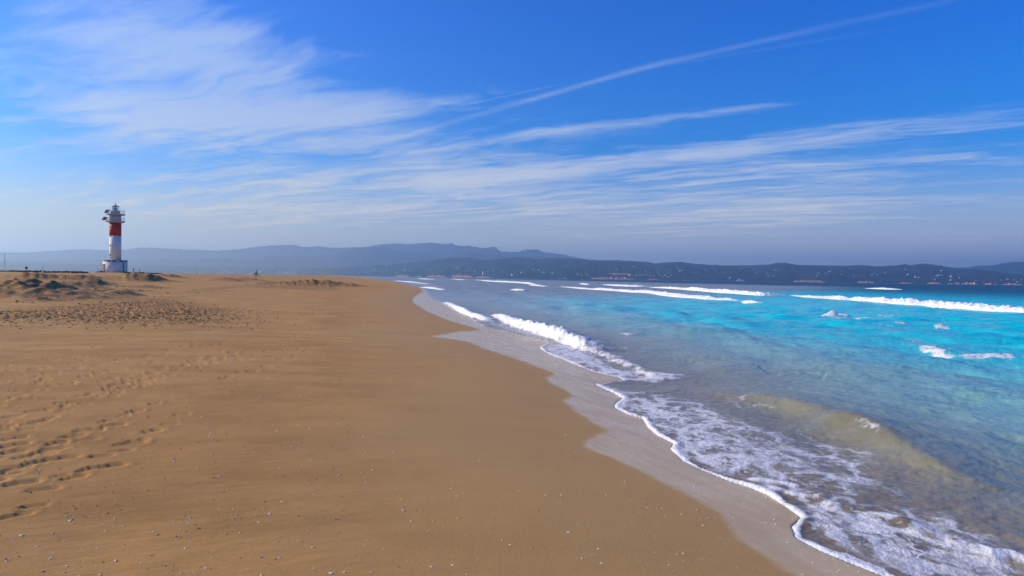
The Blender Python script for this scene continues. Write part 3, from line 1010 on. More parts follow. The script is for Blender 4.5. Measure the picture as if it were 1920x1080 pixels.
WAVE_SIDE = 1.0
for k_, (pts, hgt, wd_, full_, trail_) in enumerate((
        ([(1534, 592), (1545, 593), (1562, 594), (1580, 594.5), (1598, 595)], 0.40, 0.55, 1.0, 1.5),
        ([(1596, 596), (1615, 598), (1642, 599)], 0.15, 0.40, 0.8, 1.5),
        ([(1632, 595), (1665, 597), (1700, 599), (1735, 601), (1770, 602.5)], 0.12, 0.40, 0.8, 2.0),
        ([(1640, 605), (1655, 608), (1678, 608.5), (1702, 607.5)], 0.24, 0.45, 1.0, 1.5),
        ([(1552, 602), (1566, 604), (1594, 606.5)], 0.12, 0.35, 0.8, 1.0),
        ([(1748, 610), (1764, 613), (1780, 612.5)], 0.10, 0.35, 0.75, 1.0),
        ([(1678, 637), (1698, 641), (1718, 646)], 0.10, 0.30, 0.75, 0.8),
        ([(1714, 652), (1740, 660), (1765, 665), (1800, 669), (1850, 673), (1916, 677)], 0.17, 0.34, 0.9, 1.4),
        ([(1154, 626), (1168, 628), (1188, 630)], 0.09, 0.25, 0.6, 0.6),
        ([(828, 566), (842, 573), (855, 581), (872, 590), (892, 597), (912, 603)], 0.28, 0.40, 1.0, 0.8),
        ([(914, 590), (930, 598), (948, 605), (965, 613), (990, 621), (1015, 629), (1040, 637), (1070, 649), (1098, 662)], 0.48, 0.55, 1.0, 1.6),
        ([(1040, 640), (1080, 652), (1120, 664), (1160, 682), (1200, 700), (1240, 716)], 0.09, 0.30, 0.62, 1.0))):
    m, h_, fo_ = surface_wave(pts, hgt, wd_, 300 + 7 * k_, full_, trail_)
    zq[m] += h_
    foam_a[m] = np.maximum(foam_a[m], fo_)

calm_a = np.maximum(1 - smooth(s, 0.5, 5), np.clip(brown * 1.3, 0, 1))
zq = np.maximum(zq, -0.006 - 0.05 * np.clip(s, 0, 30) + 0.014 * smooth(s, 0, 0.2))
zq = np.where(s < 0, -0.02, zq)
f_ = f_sea
sea = link("sea_water", np_mesh("sea_water", np.column_stack([Q, zq]), f_, {'foam': foam_a, 'calm': calm_a}, {'water_colour': wcol}), M_SEA)
tag(sea, "sea running from sandy shallows over turquoise to dark blue with lacy foam at its edge", kind='structure')
print("sea faces", len(f_))


# ------------------------------------------------------------------ breaking waves
def breaker(pts, hgt, width=1.3, full=0.9, seed=1, trail=0.35):
    """A ridge of tumbling white water. pts: pixels of the foot of the foam."""
    px = catmull(pts, 1.1)
    Wp = at(px[:, 0], px[:, 1], 0.0)
    n = len(Wp)
    t = np.gradient(Wp, axis=0)
    t /= np.linalg.norm(t, axis=1)[:, None] + 1e-9
    # smooth the tangents
    for _ in range(4):
        t = (np.vstack([t[:1], t[:-1]]) + t + np.vstack([t[1:], t[-1:]])) / 3
    t /= np.linalg.norm(t, axis=1)[:, None] + 1e-9
    nrm = np.stack([-t[:, 1], t[:, 0]], -1)         # towards the open sea
    arc = np.concatenate([[0], np.cumsum(np.linalg.norm(np.diff(px, axis=0), axis=1))])
    tt = arc / arc[-1]
    env = np.clip(np.sin(np.pi * tt), 0, 1) ** 0.5
    big_ = 0.75 + 0.5 * fbm(arc / 26 + seed * 9.1, arc * 0 + seed, 3, seed=seed)
    u0 = np.array([-0.55, -0.45, -0.34, -0.22, -0.10, 0.0, 0.10, 0.2, 0.32, 0.48, 0.7, 1.0, 1.5, 2.2])
    pr0 = np.array([-0.05, 0.14, 0.40, 0.62, 0.80, 0.93, 1.0, 0.96, 0.80, 0.55, 0.30, 0.12, 0.03, -0.06])
    fm0 = np.array([1, 1, 1, 1, 1, 1, 1, 1, 1, 1, 1, 0.8, 0.4, 0.0])
    u = np.concatenate([np.linspace(-0.55, 0.7, 22), [0.85, 1.0, 1.25, 1.5, 1.85, 2.2]])
    pr, fmv = np.interp(u, u0, pr0), np.interp(u, u0, fm0)
    U_, T_ = np.meshgrid(u, np.arange(n))
    idx = T_.astype(int)
    hh = hgt * env[idx] * big_[idx]
    rag = fbm(arc[idx] / 3.2 + seed * 3, U_ * 4 + seed, 3, 0.65, seed=seed + 2)
    rag2 = fbm(arc[idx] / 9 + seed, U_ * 2 + seed, 2, seed=seed + 5)
    off = (U_ + 0.10 * rag2) * width * (0.35 + 0.65 * env[idx])
    X = Wp[idx, 0] + nrm[idx, 0] * (off + 0.5 * width)
    Y = Wp[idx, 1] + nrm[idx, 1] * (off + 0.5 * width)
    PR = pr[np.searchsorted(u, U_)]
    lump = fbm(X / (0.55 * width * 0.4 + 0.06), Y / (0.55 * width * 0.4 + 0.06) * 0.8, 4, 0.62, seed=seed + 9)
    Z = hh * PR * (1 + 0.34 * rag * (PR > 0.2) + 0.55 * lump * (PR > 0.1)) + np.where(PR < 0, -0.05, 0.0) - 0.10 * (1 - smooth(env[idx], 0.0, 0.35))
    Z = Z * (1.35 if hgt < 0.3 and hgt != 0.34 else 1.0) + 0.05 * smooth(env[idx], 0.0, 0.3)
    fo_ = fmv[np.searchsorted(u, U_)] * full
    fo_ = fo_ * (0.92 + 0.3 * fbm(X / (width * 0.35), Y / (width * 0.6), 3, seed=seed + 11))
    fo_ = fo_ * (0.8 + 0.2 * smooth(env[idx] * big_[idx], 0.2, 0.6))
    vv_ = np.stack([X, Y, Z], -1).reshape(-1, 3)
    dq, _, _ = line_dist(vv_[:, :2], B)
    wcl = water_colour(dq, np.hypot(vv_[:, 0], vv_[:, 1]), vv_[:, :2])
    fc = grid_faces(n, len(u))
    me = np_mesh("breaking_wave", vv_, fc, {'foam': fo_.ravel(), 'calm': np.zeros(fo_.size)}, {'water_colour': wcl})
    o = link("breaking_wave", me, M_SEA)
    return o


WAVES = [
    ([(1468, 553), (1500, 557), (1560, 561), (1610, 564.5), (1660, 568), (1700, 571.5), (1740, 575), (1780, 578), (1820, 581), (1870, 585), (1925, 590), (2000, 597)], 0.62, 1.5, "broadest white breaker running off the right side of the bay"),
    ([(1210, 539), (1245, 541), (1275, 543), (1310, 546), (1345, 549), (1380, 551), (1420, 554), (1480, 555)], 0.75, 1.5, "white breaker just left of the broadest one, under the hills"),
    ([(1042, 537), (1090, 542), (1140, 545), (1180, 548), (1215, 550), (1250, 555), (1290, 559), (1330, 562), (1382, 566)], 0.50, 1.3, "long thin white breaker across the middle of the bay"),
    ([(1384, 567), (1400, 569), (1422, 571)], 0.26, 0.9, "short white tuft at the right end of the long thin breaker"),
    ([(1126, 534), (1160, 536.5), (1190, 537.5), (1220, 538)], 0.62, 1.5, "white breaker behind the long thin one"),
    ([(1250, 540), (1262, 541.5), (1275, 542)], 0.4, 1.2, "small white cap between two breakers in mid bay"),
    ([(888, 524.5), (920, 528), (960, 530), (985, 532), (1003, 535)], 0.75, 2.0, "distant breaker below the cream block on the far shore"),
    ([(988, 534.5), (1003, 536), (1020, 537.5)], 0.35, 1.4, "small white cap at the right end of the distant breaker"),
    ([(954, 543.5), (968, 544.5), (982, 545)], 0.24, 1.0, "tiny white cap alone in the grey water"),
    ([(780, 522.5), (798, 523.5), (814, 524)], 0.55, 1.8, "farthest white line off the point of the beach"),
    ([(845, 523), (858, 524.5), (872, 525)], 0.5, 1.8, "second farthest white line off the point"),
    ([(1618, 541), (1640, 542), (1668, 543), (1692, 543.5)], 0.55, 1.5, "lone white cap on dark water at right"),
    ([(1084, 532), (1094, 533.5), (1102, 534)], 0.4, 1.2, "short white cap near the foot of the orange cliffs"),
    ([(735, 526.5), (770, 529.5), (800, 533)], 0.3, 1.5, "faint surf line along the far beach"),
    ([(785, 539), (805, 541), (828, 544)], 0.2, 0.9, "faint surf line nearer along the far beach"),
]
for i, (pts, hgt, wd, lab) in enumerate(WAVES):
    o = breaker(pts, hgt, wd, seed=i + 1, full=0.9 if hgt > 0.12 else 0.6)
    tag(o, lab, kind='structure')

# ================================================================== HILLS
L_far = [(-600, 470), (-300, 468), (-100, 472), (0, 472.5), (50, 473.5), (100, 470), (150, 467.5), (200, 469), (240, 467.5), (260, 464), (300, 465), (350, 468), (410, 470), (450, 467), (482, 462.5), (515, 460), (548, 458.7), (560, 461), (568, 463), (598, 461.7), (623, 464.7), (657, 464),
         (690, 462.5), (715, 458), (740, 456.3), (770, 457.5), (807, 455), (832, 457.5), (841, 457), (847, 455.6), (853, 459), (860, 461), (882, 461), (903, 465), (918, 463.8), (930, 462), (932.5, 467.5), (940, 471.7), (970, 472.5), (990, 467.5), (1007, 468), (1020, 473), (1040, 475),
         (1057, 477.5), (1082, 483), (1130, 492), (1200, 500), (1300, 503)]
L_mid = [(-600, 488), (0, 488), (150, 487), (300, 486), (440, 483.7), (473, 485), (512, 479), (532, 481), (547, 482.5), (590, 480), (623, 477.5), (648, 471), (673, 465.5), (698, 463), (722, 463), (733, 466.7), (748, 471), (757, 473), (773, 476.7), (823, 477.5), (878, 473), (907, 476),
         (940, 479), (1007, 480), (1057, 482.5), (1090, 486), (1140, 494), (1200, 500)]
L_low = [(540, 508), (600, 503), (660, 500), (720, 497), (760, 493), (800, 489), (840, 483), (878, 482), (907, 488), (940, 485), (973, 481.7), (1007, 486), (1040, 484), (1082, 485), (1123, 488), (1157, 488), (1190, 489.7), (1213, 491), (1230, 494), (1248, 492), (1277, 491), (1298, 494), (1323, 496), (1357, 497.5),
         (1407, 497.5), (1440, 496), (1457, 493), (1473, 492.5), (1490, 496), (1507, 497.5), (1573, 499), (1607, 497), (1623, 497), (1642, 500), (1667, 498), (1683, 497.5), (1697, 495), (1707, 497.5), (1727, 494), (1750, 496), (1775, 500), (1795, 503.7), (1833, 504), (1867, 508), (1883, 511.7), (1920, 514), (2000, 518), (2200, 521), (2400, 527)]
L_right = [(1420, 499), (1510, 496.5), (1560, 498), (1620, 499), (1740, 500), (1800, 502), (1817, 501), (1833, 498), (1858, 498), (1883, 493), (1900, 491), (1925, 490.5), (2000, 488), (2200, 487), (2500, 492), (2900, 496), (3400, 506)]


def hills(name, prof, r_front, r_ridge, cols, rows, seed, label, jag=0.3, power=1.25):
    pa, pt = az_tan([p[0] for p in prof], [p[1] for p in prof])
    a = np.linspace(pa[0], pa[-1], cols)
    tn = np.interp(a, pa, pt)
    tn = tn + jag / F * fbm(a * 3.1, a * 0 + seed, 4, 0.6, seed=seed)
    taper = smooth(a, pa[0], pa[0] + 2) * (1 - smooth(a, pa[-1] - 2, pa[-1]))
    rf = r_front(a) if callable(r_front) else np.full(cols, float(r_front))
    rg = r_ridge(a) if callable(r_ridge) else np.full(cols, float(r_ridge))
    t = np.concatenate([np.linspace(0, 1, rows) ** 0.9, [1.12, 1.3, 1.6]])
    T, Aa = np.meshgrid(t, np.radians(a), indexing='ij')
    RF, RG = rf[None], rg[None]
    rad_ = RF + (RG - RF) * T
    Hr = (CAM_Z + tn * rg)[None]
    X, Y = rad_ * np.sin(Aa), rad_ * np.cos(Aa)
    sc = (rg.mean() - rf.mean()) / 3.0
    spur = fbm(X / sc * 1.7, Y / sc * 0.9, 5, 0.55, seed=seed + 3)
    shape = np.clip(T, 0, 1) ** (power + 0.75 * spur)
    fine_ = 0.06 * fbm(X / sc * 9, Y / sc * 6, 3, seed=seed + 7) * np.clip(T, 0, 1) * np.clip(1 - T, 0, 1) * 3
    H = Hr * np.clip(shape + fine_, 0, 1.0) * (0.02 + 0.98 * taper[None])
    back_ = T > 1
    H = np.where(back_, Hr * taper[None] * np.clip(1 - (T - 1) / 0.62, 0, 1), H)
    H[0] = -2.0
    # nothing in front may rise above the ridge line
    lim = CAM_Z + (tn[None] * 0.985 - 0.0002) * rad_
    H = np.where((T < 0.985) & (H > lim), lim, H)
    vv_ = np.stack([X, Y, H], -1).reshape(-1, 3)
    o = link(name, np_mesh(name, vv_, grid_faces(len(t), cols)), M_HILL)
    tag(o, label, kind='structure')
    return dict(a=a, rad=rad_, H=H, obj=o)


H_far = hills("far_mountains", L_far, lambda a: 12700 + 20 * np.abs(a), lambda a: 14200 + np.clip(-a, 0, 40) * 25, 900, 26, 101, "pale far mountain ridge with a notched crest", jag=1.9)
H_mid = hills("middle_hills", L_mid, 10200, lambda a: 11900 + np.clip(-a, 0, 40) * 10, 800, 26, 111, "blue middle hills in front of the far mountains", jag=0.8)
H_rgt = hills("right_mountains", L_right, 9500, 11000, 400, 16, 121, "distant blue hills behind the right end of the coast", jag=0.5)
H_low = hills("coastal_hills", L_low, lambda a: 5200 + np.clip(3 - a, 0, 30) * 110, lambda a: 7300 + np.clip(3 - a, 0, 30) * 60, 1300, 44, 131, "dark wooded coastal hills dotted with houses", jag=0.9, power=0.9)


def on_hill(Hd, px, py):
    """The point of a hillside that the photograph shows at a pixel, and its distance."""
    a, t = az_tan(px, py)
    j = int(np.clip(np.searchsorted(Hd['a'], float(a)), 0, len(Hd['a']) - 1))
    el = (Hd['H'][:, j] - CAM_Z) / Hd['rad'][:, j]
    k = np.nonzero(el[1:] >= float(t))[0]
    i = int(k[0]) + 1 if len(k) else 3
    i = min(max(i, 1), Hd['H'].shape[0] - 4)
    e0, e1 = el[i - 1], el[i]
    w = 1.0 if e1 <= e0 else float(np.clip((t - e0) / (e1 - e0), 0, 1))
    rr_ = Hd['rad'][i - 1, j] * (1 - w) + Hd['rad'][i, j] * w
    hh_ = Hd['H'][i - 1, j] * (1 - w) + Hd['H'][i, j] * w
    ar = R(float(a))
    return Vector((rr_ * math.sin(ar), rr_ * math.cos(ar), max(hh_, 1.0))), rr_


# the flat coastal plain under the far town
pl_a, _ = az_tan([-700, 760], [520, 520])
aa_ = np.linspace(pl_a[0], pl_a[1], 200)
T, Aa = np.meshgrid(np.linspace(0, 1, 6), np.radians(aa_), indexing='ij')
rp = 7600 + 2000 * T
hp = np.where(T == 0, -2, 8 + 90 * T ** 1.5) + 5 * fbm(Aa * 60, T * 5, 3, seed=141)
hp = hp * (1 - 0.9 * smooth(Aa, R(pl_a[1] - 2), R(pl_a[1])))
plain = link("coastal_plain", np_mesh("coastal_plain", np.stack([rp * np.sin(Aa), rp * np.cos(Aa), hp], -1).reshape(-1, 3), grid_faces(6, 200)), M_HILL)
tag(plain, "low flat land under the far town", kind='structure')

# ------------------------------------------------------------------ orange cliffs at the water's edge of the far shore
CLIFFS = [(740, 768, 511.5, 516.5), (782, 791, 514, 517), (800, 838, 512, 517.5), (846, 887, 511, 518), (891, 920, 514, 518.3), (1056, 1064, 515, 520), (1108, 1188, 515, 521.5), (1214, 1234, 519, 522.6),
          (1280, 1290, 522, 523.6), (1487, 1546, 521.5, 527.2), (1608, 1640, 525, 529.6), (1686, 1708, 528, 530.6), (1738, 1764, 526.5, 531), (1776, 1788, 529.5, 531.7), (1790, 1800, 527.5, 532), (1803, 1834, 527.5, 532.4), (1845, 1870, 529.5, 533), (1878, 1918, 530, 533.6), (1124, 1186, 511, 514.5)]
for ci, (xa, xb, yt, yb) in enumerate(CLIFFS):
    n = max(8, int((xb - xa) * 1.5))
    xs = np.linspace(xa, xb, n)
    aaz, _ = az_tan(xs, np.full(n, yb))
    pt0, r0 = on_hill(H_low, (xa + xb) / 2, yb - 0.3)
    j = np.clip(np.searchsorted(H_low['a'], aaz), 0, len(H_low['a']) - 1)
    rfront = H_low['rad'][0, j] - 30 if ci != len(CLIFFS) - 1 else np.full(n, r0 - 40)
    base_z = -2.0 if ci != len(CLIFFS) - 1 else pt0.z - 4
    hgt = (yb - yt) / F * rfront
    e = np.clip(np.sin(np.linspace(0.08, math.pi - 0.08, n)), 0, 1) ** 0.4
    prof_ = hgt * e * (0.62 + 0.75 * fbm(xs / 5.0 + ci * 7, xs * 0 + ci, 3, 0.6, seed=150 + ci))
    rows_ = []
    for k_, (dr, hk) in enumerate(((0, 0), (6, 0.35), (16, 0.7), (26, 0.98), (60, 1.0), (220, 0.6))):
        jit = 14 * fbm(xs / 1.6 + k_ * 3, xs * 0 + k_ + ci, 2, seed=170)
        rr_ = rfront + dr + (jit if 0 < k_ < 5 else 0)
        rows_.append(np.stack([rr_ * np.sin(np.radians(aaz)), rr_ * np.cos(np.radians(aaz)), base_z + (prof_ + 2) * hk], -1))
    vv_ = np.concatenate(rows_)
    o = link("coast_cliff", np_mesh("coast_cliff", vv_, grid_faces(6, n), smooth_=False), M_CLIFF)
    tag(o, "low orange cliff at the foot of the far coast", kind='structure')


# ------------------------------------------------------------------ houses
def house_mesh(kind, w, d, h_):
    """Walls and roof as two parts."""
    bm = bmesh.new()
    box(bm, 0, 0, h_ / 2 - 3, w, d, h_ + 6)
    me_w = bpy.data.meshes.new("wall")
    bm.to_mesh(me_w)
    bm.free()
    bm = bmesh.new()
    if kind == 'hip':
        o_ = 0.5
        b_ = [bm.verts.new((sx * (w / 2 + o_), sy * (d / 2 + o_), h_)) for sx, sy in ((-1, -1), (1, -1), (1, 1), (-1, 1))]
        t_ = [bm.verts.new((-w * 0.22, 0, h_ + d * 0.26)), bm.verts.new((w * 0.22, 0, h_ + d * 0.26))]
        bm.faces.new((b_[0], b_[1], t_[1], t_[0])); bm.faces.new((b_[1], b_[2], t_[1])); bm.faces.new((b_[2], b_[3], t_[0], t_[1])); bm.faces.new((b_[3], b_[0], t_[0])); bm.faces.new(b_[::-1])
    else:
        box(bm, 0, 0, h_ + 0.4, w + 0.8, d + 0.8, 0.8)
        box(bm, w * 0.2, 0, h_ + 2.0, w * 0.25, d * 0.4, 2.4)
    me_r = bpy.data.meshes.new("roof")
    bm.to_mesh(me_r)
    bm.free()
    bm = bmesh.new()
    nfl = max(1, int(h_ / 3.2))
    nw = max(2, int(w / 5))
    for fl in range(nfl):
        for i in range(nw):
            box(bm, (i + 0.5) / nw * w - w / 2, -d / 2 - 0.04, 1.7 + fl * 3.1, 1.4, 0.1, 1.4)
    me_g = bpy.data.meshes.new("window")
    bm.to_mesh(me_g)
    bm.free()
    me_w.materials.append(M_WALL)
    me_r.materials.append(M_TILE if kind == 'hip' else M_FLATROOF)
    me_g.materials.append(M_GLASSD)
    return me_w, me_r, me_g


VILLA = [house_mesh('hip', 15, 11, 6.0), house_mesh('flat', 18, 11, 7.0), house_mesh('hip', 22, 12, 6.5), house_mesh('flat', 13, 11, 9)]
BLOCK = [house_mesh('flat', 34, 16, 18), house_mesh('flat', 46, 18, 26), house_mesh('flat', 60, 20, 14), house_mesh('flat', 26, 18, 34)]


def place(meshes, name, loc, scale, label, cat, group, face=0.0):
    o = empty(name, loc, math.atan2(-loc[0], loc[1]) + face)
    o.scale = (scale, scale, scale)
    tag(o, label, cat, group)
    for nm, me in zip(("wall", "roof", "window"), meshes):
        p = link(nm, me, None, o)
        if nm == "window": p['kind'] = 'stuff'
    return o


# villas where the photograph shows bright dots on the coastal hills
DOTS = [(1079, 503.5), (1111, 501), (1134, 504.5), (1142, 503.3), (1156, 506), (1084, 514), (1091, 517), (1099, 517.5), (1103, 515.8), (1098, 513), (1137, 514), (1144, 513.6), (1150, 513.3), (1160, 513.5), (1175, 514), (1180, 517), (1193, 516.5), (1200, 517), (1205, 515.7), (1210, 509),
        (1212, 516), (1220, 517.5), (1226, 517), (1233, 511.5), (1237, 515.7), (1243, 519.5), (1247, 517), (1251, 520), (1255, 520), (1259, 517), (1271, 502.5), (1275, 508), (1280, 506.7), (1290, 508), (1297, 507.5), (1300, 511.5), (1306, 511), (1321, 506.7), (1326, 508.5), (1337, 505.5), (1346, 513), (1356, 511.5),
        (1186, 500.3), (1190, 500.5), (1241, 499.5), (1269, 497.5), (1365, 504.5), (1412, 504.5), (1389, 505), (1419, 511.5), (1356, 511.6), (1369, 521.5), (1453, 506.7), (1442, 518.3), (1494, 508.5), (1534, 513), (1549, 512.6), (1578, 515), (1565, 501.5), (1600, 517), (1638, 513.5), (1645, 515.5), (1659, 512.5), (1635, 517),
        (1698, 505.5), (1702, 515.8), (1722, 520.5), (1716, 520), (1753, 524.5), (1765, 508), (1784, 517), (1783, 520.5), (1797, 515.7), (1799, 521), (1830, 526.5), (1783, 526), (1876, 525.5), (1889, 524.5), (1902, 525.5), (1915, 525), (1908, 529), (1760, 516.5), (1767, 517), (1757, 518),
        (760, 506.5), (770, 506.5), (807, 506.5), (838, 504), (856, 499.5), (862, 500.5), (857, 504.5), (862, 504.7), (877, 509.5), (890, 509.5), (830, 510), (985, 511.5), (1000, 506), (940, 510.5), (962, 515.5), (1010, 507), (925, 508), (1036, 513), (1020, 512.5), (978, 512),
        (700, 508), (712, 509.5), (690, 511), (680, 508.5), (725, 506.5), (734, 508), (745, 511.5), (705, 507), (718, 511), (673, 512.5), (660, 511), (650, 510)]
rr2 = random.Random(11)
for k in range(6):
    DOTS.append((rr2.uniform(1050, 1910), 0))
seen = set()
for i, (x, y_) in enumerate(DOTS):
    if y_ == 0:
        top = np.interp(x, [p[0] for p in L_low], [p[1] for p in L_low])
        bot = 522 + (x - 1040) * 0.0138
        y_ = top + (bot - top) * (0.35 + 0.62 * rr2.random())
    loc, dist_ = on_hill(H_low, x, y_)
    m = VILLA[i % 4]
    east = x > 1040
    zone = next(z for lim, z in ((770, "on the low far shore beyond the beach point"), (1045, "above the orange cliffs round the cream block"), (1260, "above the longest orange cliff in mid bay"),
                                 (1480, "on the dark hillside around the small white ship"), (1720, "on the dark hillside over the lone white cap at right"), (3000, "on the slope at the right end of the coast")) if x < lim)
    roofk = "red-roofed" if i % 2 == 0 else "flat-roofed"
    place(m, "coastal_house", loc, rr2.uniform(0.45, 0.85) if east else rr2.uniform(0.8, 1.4), "tiny pale " + roofk + " house " + zone, "house", roofk + " houses " + zone, face=rr2.uniform(-0.6, 0.6))
# the town on the plain
for i in range(95):
    x = rr2.choice([rr2.uniform(400, 470), rr2.uniform(440, 620), rr2.uniform(300, 440), rr2.uniform(480, 600)])
    d_ = rr2.uniform(7700, 8500)
    p = at_range(x, 512, d_)
    place(BLOCK[i % 4], "town_block", (p[0], p[1], 6.0), rr2.uniform(0.5, 1.15) if 400 < x < 620 else rr2.uniform(0.4, 0.8), ("pale hazy apartment block on the skyline between lighthouse and driftwood" if x < 480 else "pale hazy apartment block on the skyline right of the driftwood"), "apartment block", ("town blocks left of the driftwood" if x < 480 else "town blocks right of the driftwood"), face=rr2.uniform(-0.7, 0.7))
for x, w_, sc_, lab in ((552.5, 3, 1.9, "tallest pale tower block of the hazy town, right of the driftwood"), (420.5, 3, 1.7, "slim pale tower of the hazy town between lighthouse and driftwood")):
    p = at_range(x, 510, 7620)
    place(BLOCK[3], "tower_block", (p[0], p[1], 5.0), sc_, lab, "tower block", None)

# the cream block above the cliffs
p, dist_ = on_hill(H_low, 911, 514.2)
p = Vector((p.x, p.y, p.z))
hot = empty("hotel", p, math.atan2(-p.x, p.y) + 0.25)
tag(hot, "large cream block on the orange cliffs of the far shore", "building")
k_ = dist_ / F
bm = bmesh.new(); box(bm, 0, 0, 2.3 * k_ - 3, 13 * k_, 5 * k_, 4.6 * k_ + 6); bm_obj("wall", bm, M_WALLB, hot)
bm = bmesh.new(); box(bm, 0, 0, 4.6 * k_ + 1.5, 13.4 * k_, 5.4 * k_, 2.6); box(bm, 3 * k_, 0, 4.6 * k_ + 4.5, 2 * k_, 2 * k_, 5); bm_obj("roof", bm, M_FLATROOF, hot)
for i in range(9):
    bm = bmesh.new(); box(bm, 0, 0, 0, 0.45 * k_, 0.8, 3.2 * k_)
    o = bm_obj("window", bm, M_GLASSD, hot)
    o.location = ((i - 4) * 1.4 * k_, -2.5 * k_ - 0.3, 2.2 * k_)

# ------------------------------------------------------------------ ship
p = at_range(1388, 525.6, 4300)
ship = empty("ferry", (p[0], p[1], -0.5), math.atan2(-p[0], p[1]) + R(8))
tag(ship, "small white ship with dark stern on the dark blue water below the hills", "boat")
bm = bmesh.new()
secs = [(-24, 1.2, 5.5), (-18, 4.0, 5.2), (0, 4.6, 5.0), (16, 4.6, 5.0), (23, 4.2, 5.4)]
rows_ = []
for x_, hw, tp in secs:
    rows_.append([bm.verts.new(c) for c in ((x_, -hw, tp), (x_ + (1.5 if x_ < -20 else 0), -hw * 0.7, -0.5), (x_ + (1.5 if x_ < -20 else 0), hw * 0.7, -0.5), (x_, hw, tp))])
for a_, b_ in zip(rows_, rows_[1:]):
    for i in range(4):
        bm.faces.new((a_[i], a_[(i + 1) % 4], b_[(i + 1) % 4], b_[i]))
bm.faces.new(rows_[0]); bm.faces.new(rows_[-1])
bm_obj("hull", bm, M_BOAT, ship)
bm = bmesh.new(); box(bm, 1, 0, 7.4, 32, 7.5, 4.8); box(bm, -4, 0, 11.2, 18, 6.5, 2.8); bm_obj("cabin", bm, M_BOAT, ship)
bm = bmesh.new(); box(bm, 19.5, 0, 7.0, 5, 7.8, 4.0); bm_obj("stern_ramp", bm, M_BOATD, ship)
bm = bmesh.new(); box(bm, -9, 0, 14.4, 5, 4, 3.4); bm_obj("wheelhouse", bm, M_BOAT, ship)
bm = bmesh.new(); cyl(bm, 1.2, 1.0, 12.6, 17.5, 10, 7, 0); bm_obj("funnel", bm, M_BOATD, ship)
bm = bmesh.new(); bar(bm, (-9, 0, 16), (-9, 0, 21), 0.25); bm_obj("mast", bm, M_BOAT, ship)
for i in range(8):
    bm = bmesh.new(); box(bm, 0, 0, 0, 2.0, 0.2, 1.2)
    o = bm_obj("window", bm, M_GLASSD, ship)
    o.location = (-12 + i * 3.4, -3.85, 8.3)

# ------------------------------------------------------------------ wind turbines on the far ridge
ORD = ["leftmost", "second from left", "third from left", "fourth from left", "fourth from right", "third from right", "second from right", "rightmost"]
for ti, (x, y_) in enumerate(((985, 479), (992, 478.5), (1000, 478), (1024, 480), (1031, 480.5), (1038, 481), (1062, 482.5), (1074, 484))):
    p, dist_ = on_hill(H_mid, x, y_ + 1.5)
    t = empty("wind_turbine", p, rr2.uniform(-0.5, 0.5))
    tag(t, "tiny white wind turbine on the blue ridge, " + ORD[ti] + " of eight", "wind turbine", "wind turbines along the far ridge")
    bm = bmesh.new(); cyl(bm, 3.0, 1.8, -10, 85, 8); bm_obj("tower", bm, M_BOAT, t)
    bm = bmesh.new(); box(bm, 0, 0, 86, 4, 10, 4); bm_obj("nacelle", bm, M_BOAT, t)
    a0_ = rr2.uniform(0, 2)
    for k in range(3):
        a = a0_ + k * 2.0944
        bm = bmesh.new(); bar(bm, (0, -6, 86), (38 * math.cos(a), -6, 86 + 38 * math.sin(a)), 1.7, 5, 0.4); bm_obj("blade", bm, M_BOAT, t)

# ================================================================== LIGHTHOUSE
LD = 235.0
lp = at_range(216.0, 511.5, LD)
LZ = lp[2] - 0.05
lh = empty("lighthouse", (lp[0], lp[1], LZ), math.atan2(-lp[0], lp[1]))   # local -y faces the camera
tag(lh, "tall white lighthouse with a red band and two galleries standing on the sand", "lighthouse")
# sand under it
V8 = 48
bm = bmesh.new(); cyl(bm, 3.22, 3.22, -1.2, 3.30, 64); o = bm_obj("base_wall", bm, M_WHITE, lh, True)
bm = bmesh.new(); cyl(bm, 3.08, 3.08, 3.30, 3.62, 64); bm_obj("clerestory", bm, M_DARK, lh)
for k in range(12):
    a = k * math.pi / 6 + 0.2
    bm = bmesh.new(); box(bm, 3.12 * math.cos(a), 3.12 * math.sin(a), 3.46, 0.2, 0.34, 0.318, Matrix.Rotation(a, 4, 'Z')); bm_obj("pier", bm, M_WHITE, lh)
bm = bmesh.new(); cyl(bm, 3.34, 3.34, 3.622, 3.84, 64); bm_obj("base_roof", bm, M_DECK, lh)


def on_drum(r_, deg):  # degrees from the camera-facing point, positive to the right
    a = R(deg)
    return r_ * math.sin(a), -r_ * math.cos(a), a


x_, y_, a = on_drum(3.22, -66)
bm = bmesh.new(); box(bm, x_, y_, 1.3, 1.1, 0.12, 2.7, Matrix.Rotation(a, 4, 'Z')); dr = bm_obj("door", bm, M_BROWN, lh)
bm = bmesh.new(); box(bm, x_ * 1.02, y_ * 1.02, 1.3, 0.07, 0.09, 0.25, Matrix.Rotation(a, 4, 'Z')); bm_obj("handle", bm, M_ROOFMETAL, dr)
x_, y_, a = on_drum(3.30, 40)
bm = bmesh.new(); bar(bm, (x_, y_, -0.2), (x_, y_, 3.5), 0.09, 8); bm_obj("downpipe", bm, M_DARK, lh)
bm = bmesh.new(); cyl(bm, 1.57, 1.57, 3.84, 11.03, V8); bm_obj("tower_shaft", bm, M_WHITE, lh, True)
bm = bmesh.new(); cyl(bm, 1.575, 1.575, 11.032, 14.92, V8); bm_obj("red_band", bm, M_RED, lh, True)['label'] = "red painted band"
for z_, wz in ((5.3, .32), (8.15, .32), (10.95, .3), (13.65, .42)):
    x_, y_, a = on_drum(1.55, -62)
    bm = bmesh.new(); box(bm, x_, y_, z_, 0.62, 0.14, wz + 0.16, Matrix.Rotation(a, 4, 'Z')); fr = bm_obj("window", bm, M_DECK, lh)
    bm = bmesh.new(); box(bm, x_ * 1.03, y_ * 1.03, z_, 0.46, 0.10, wz, Matrix.Rotation(a, 4, 'Z')); bm_obj("pane", bm, M_DARK, fr)
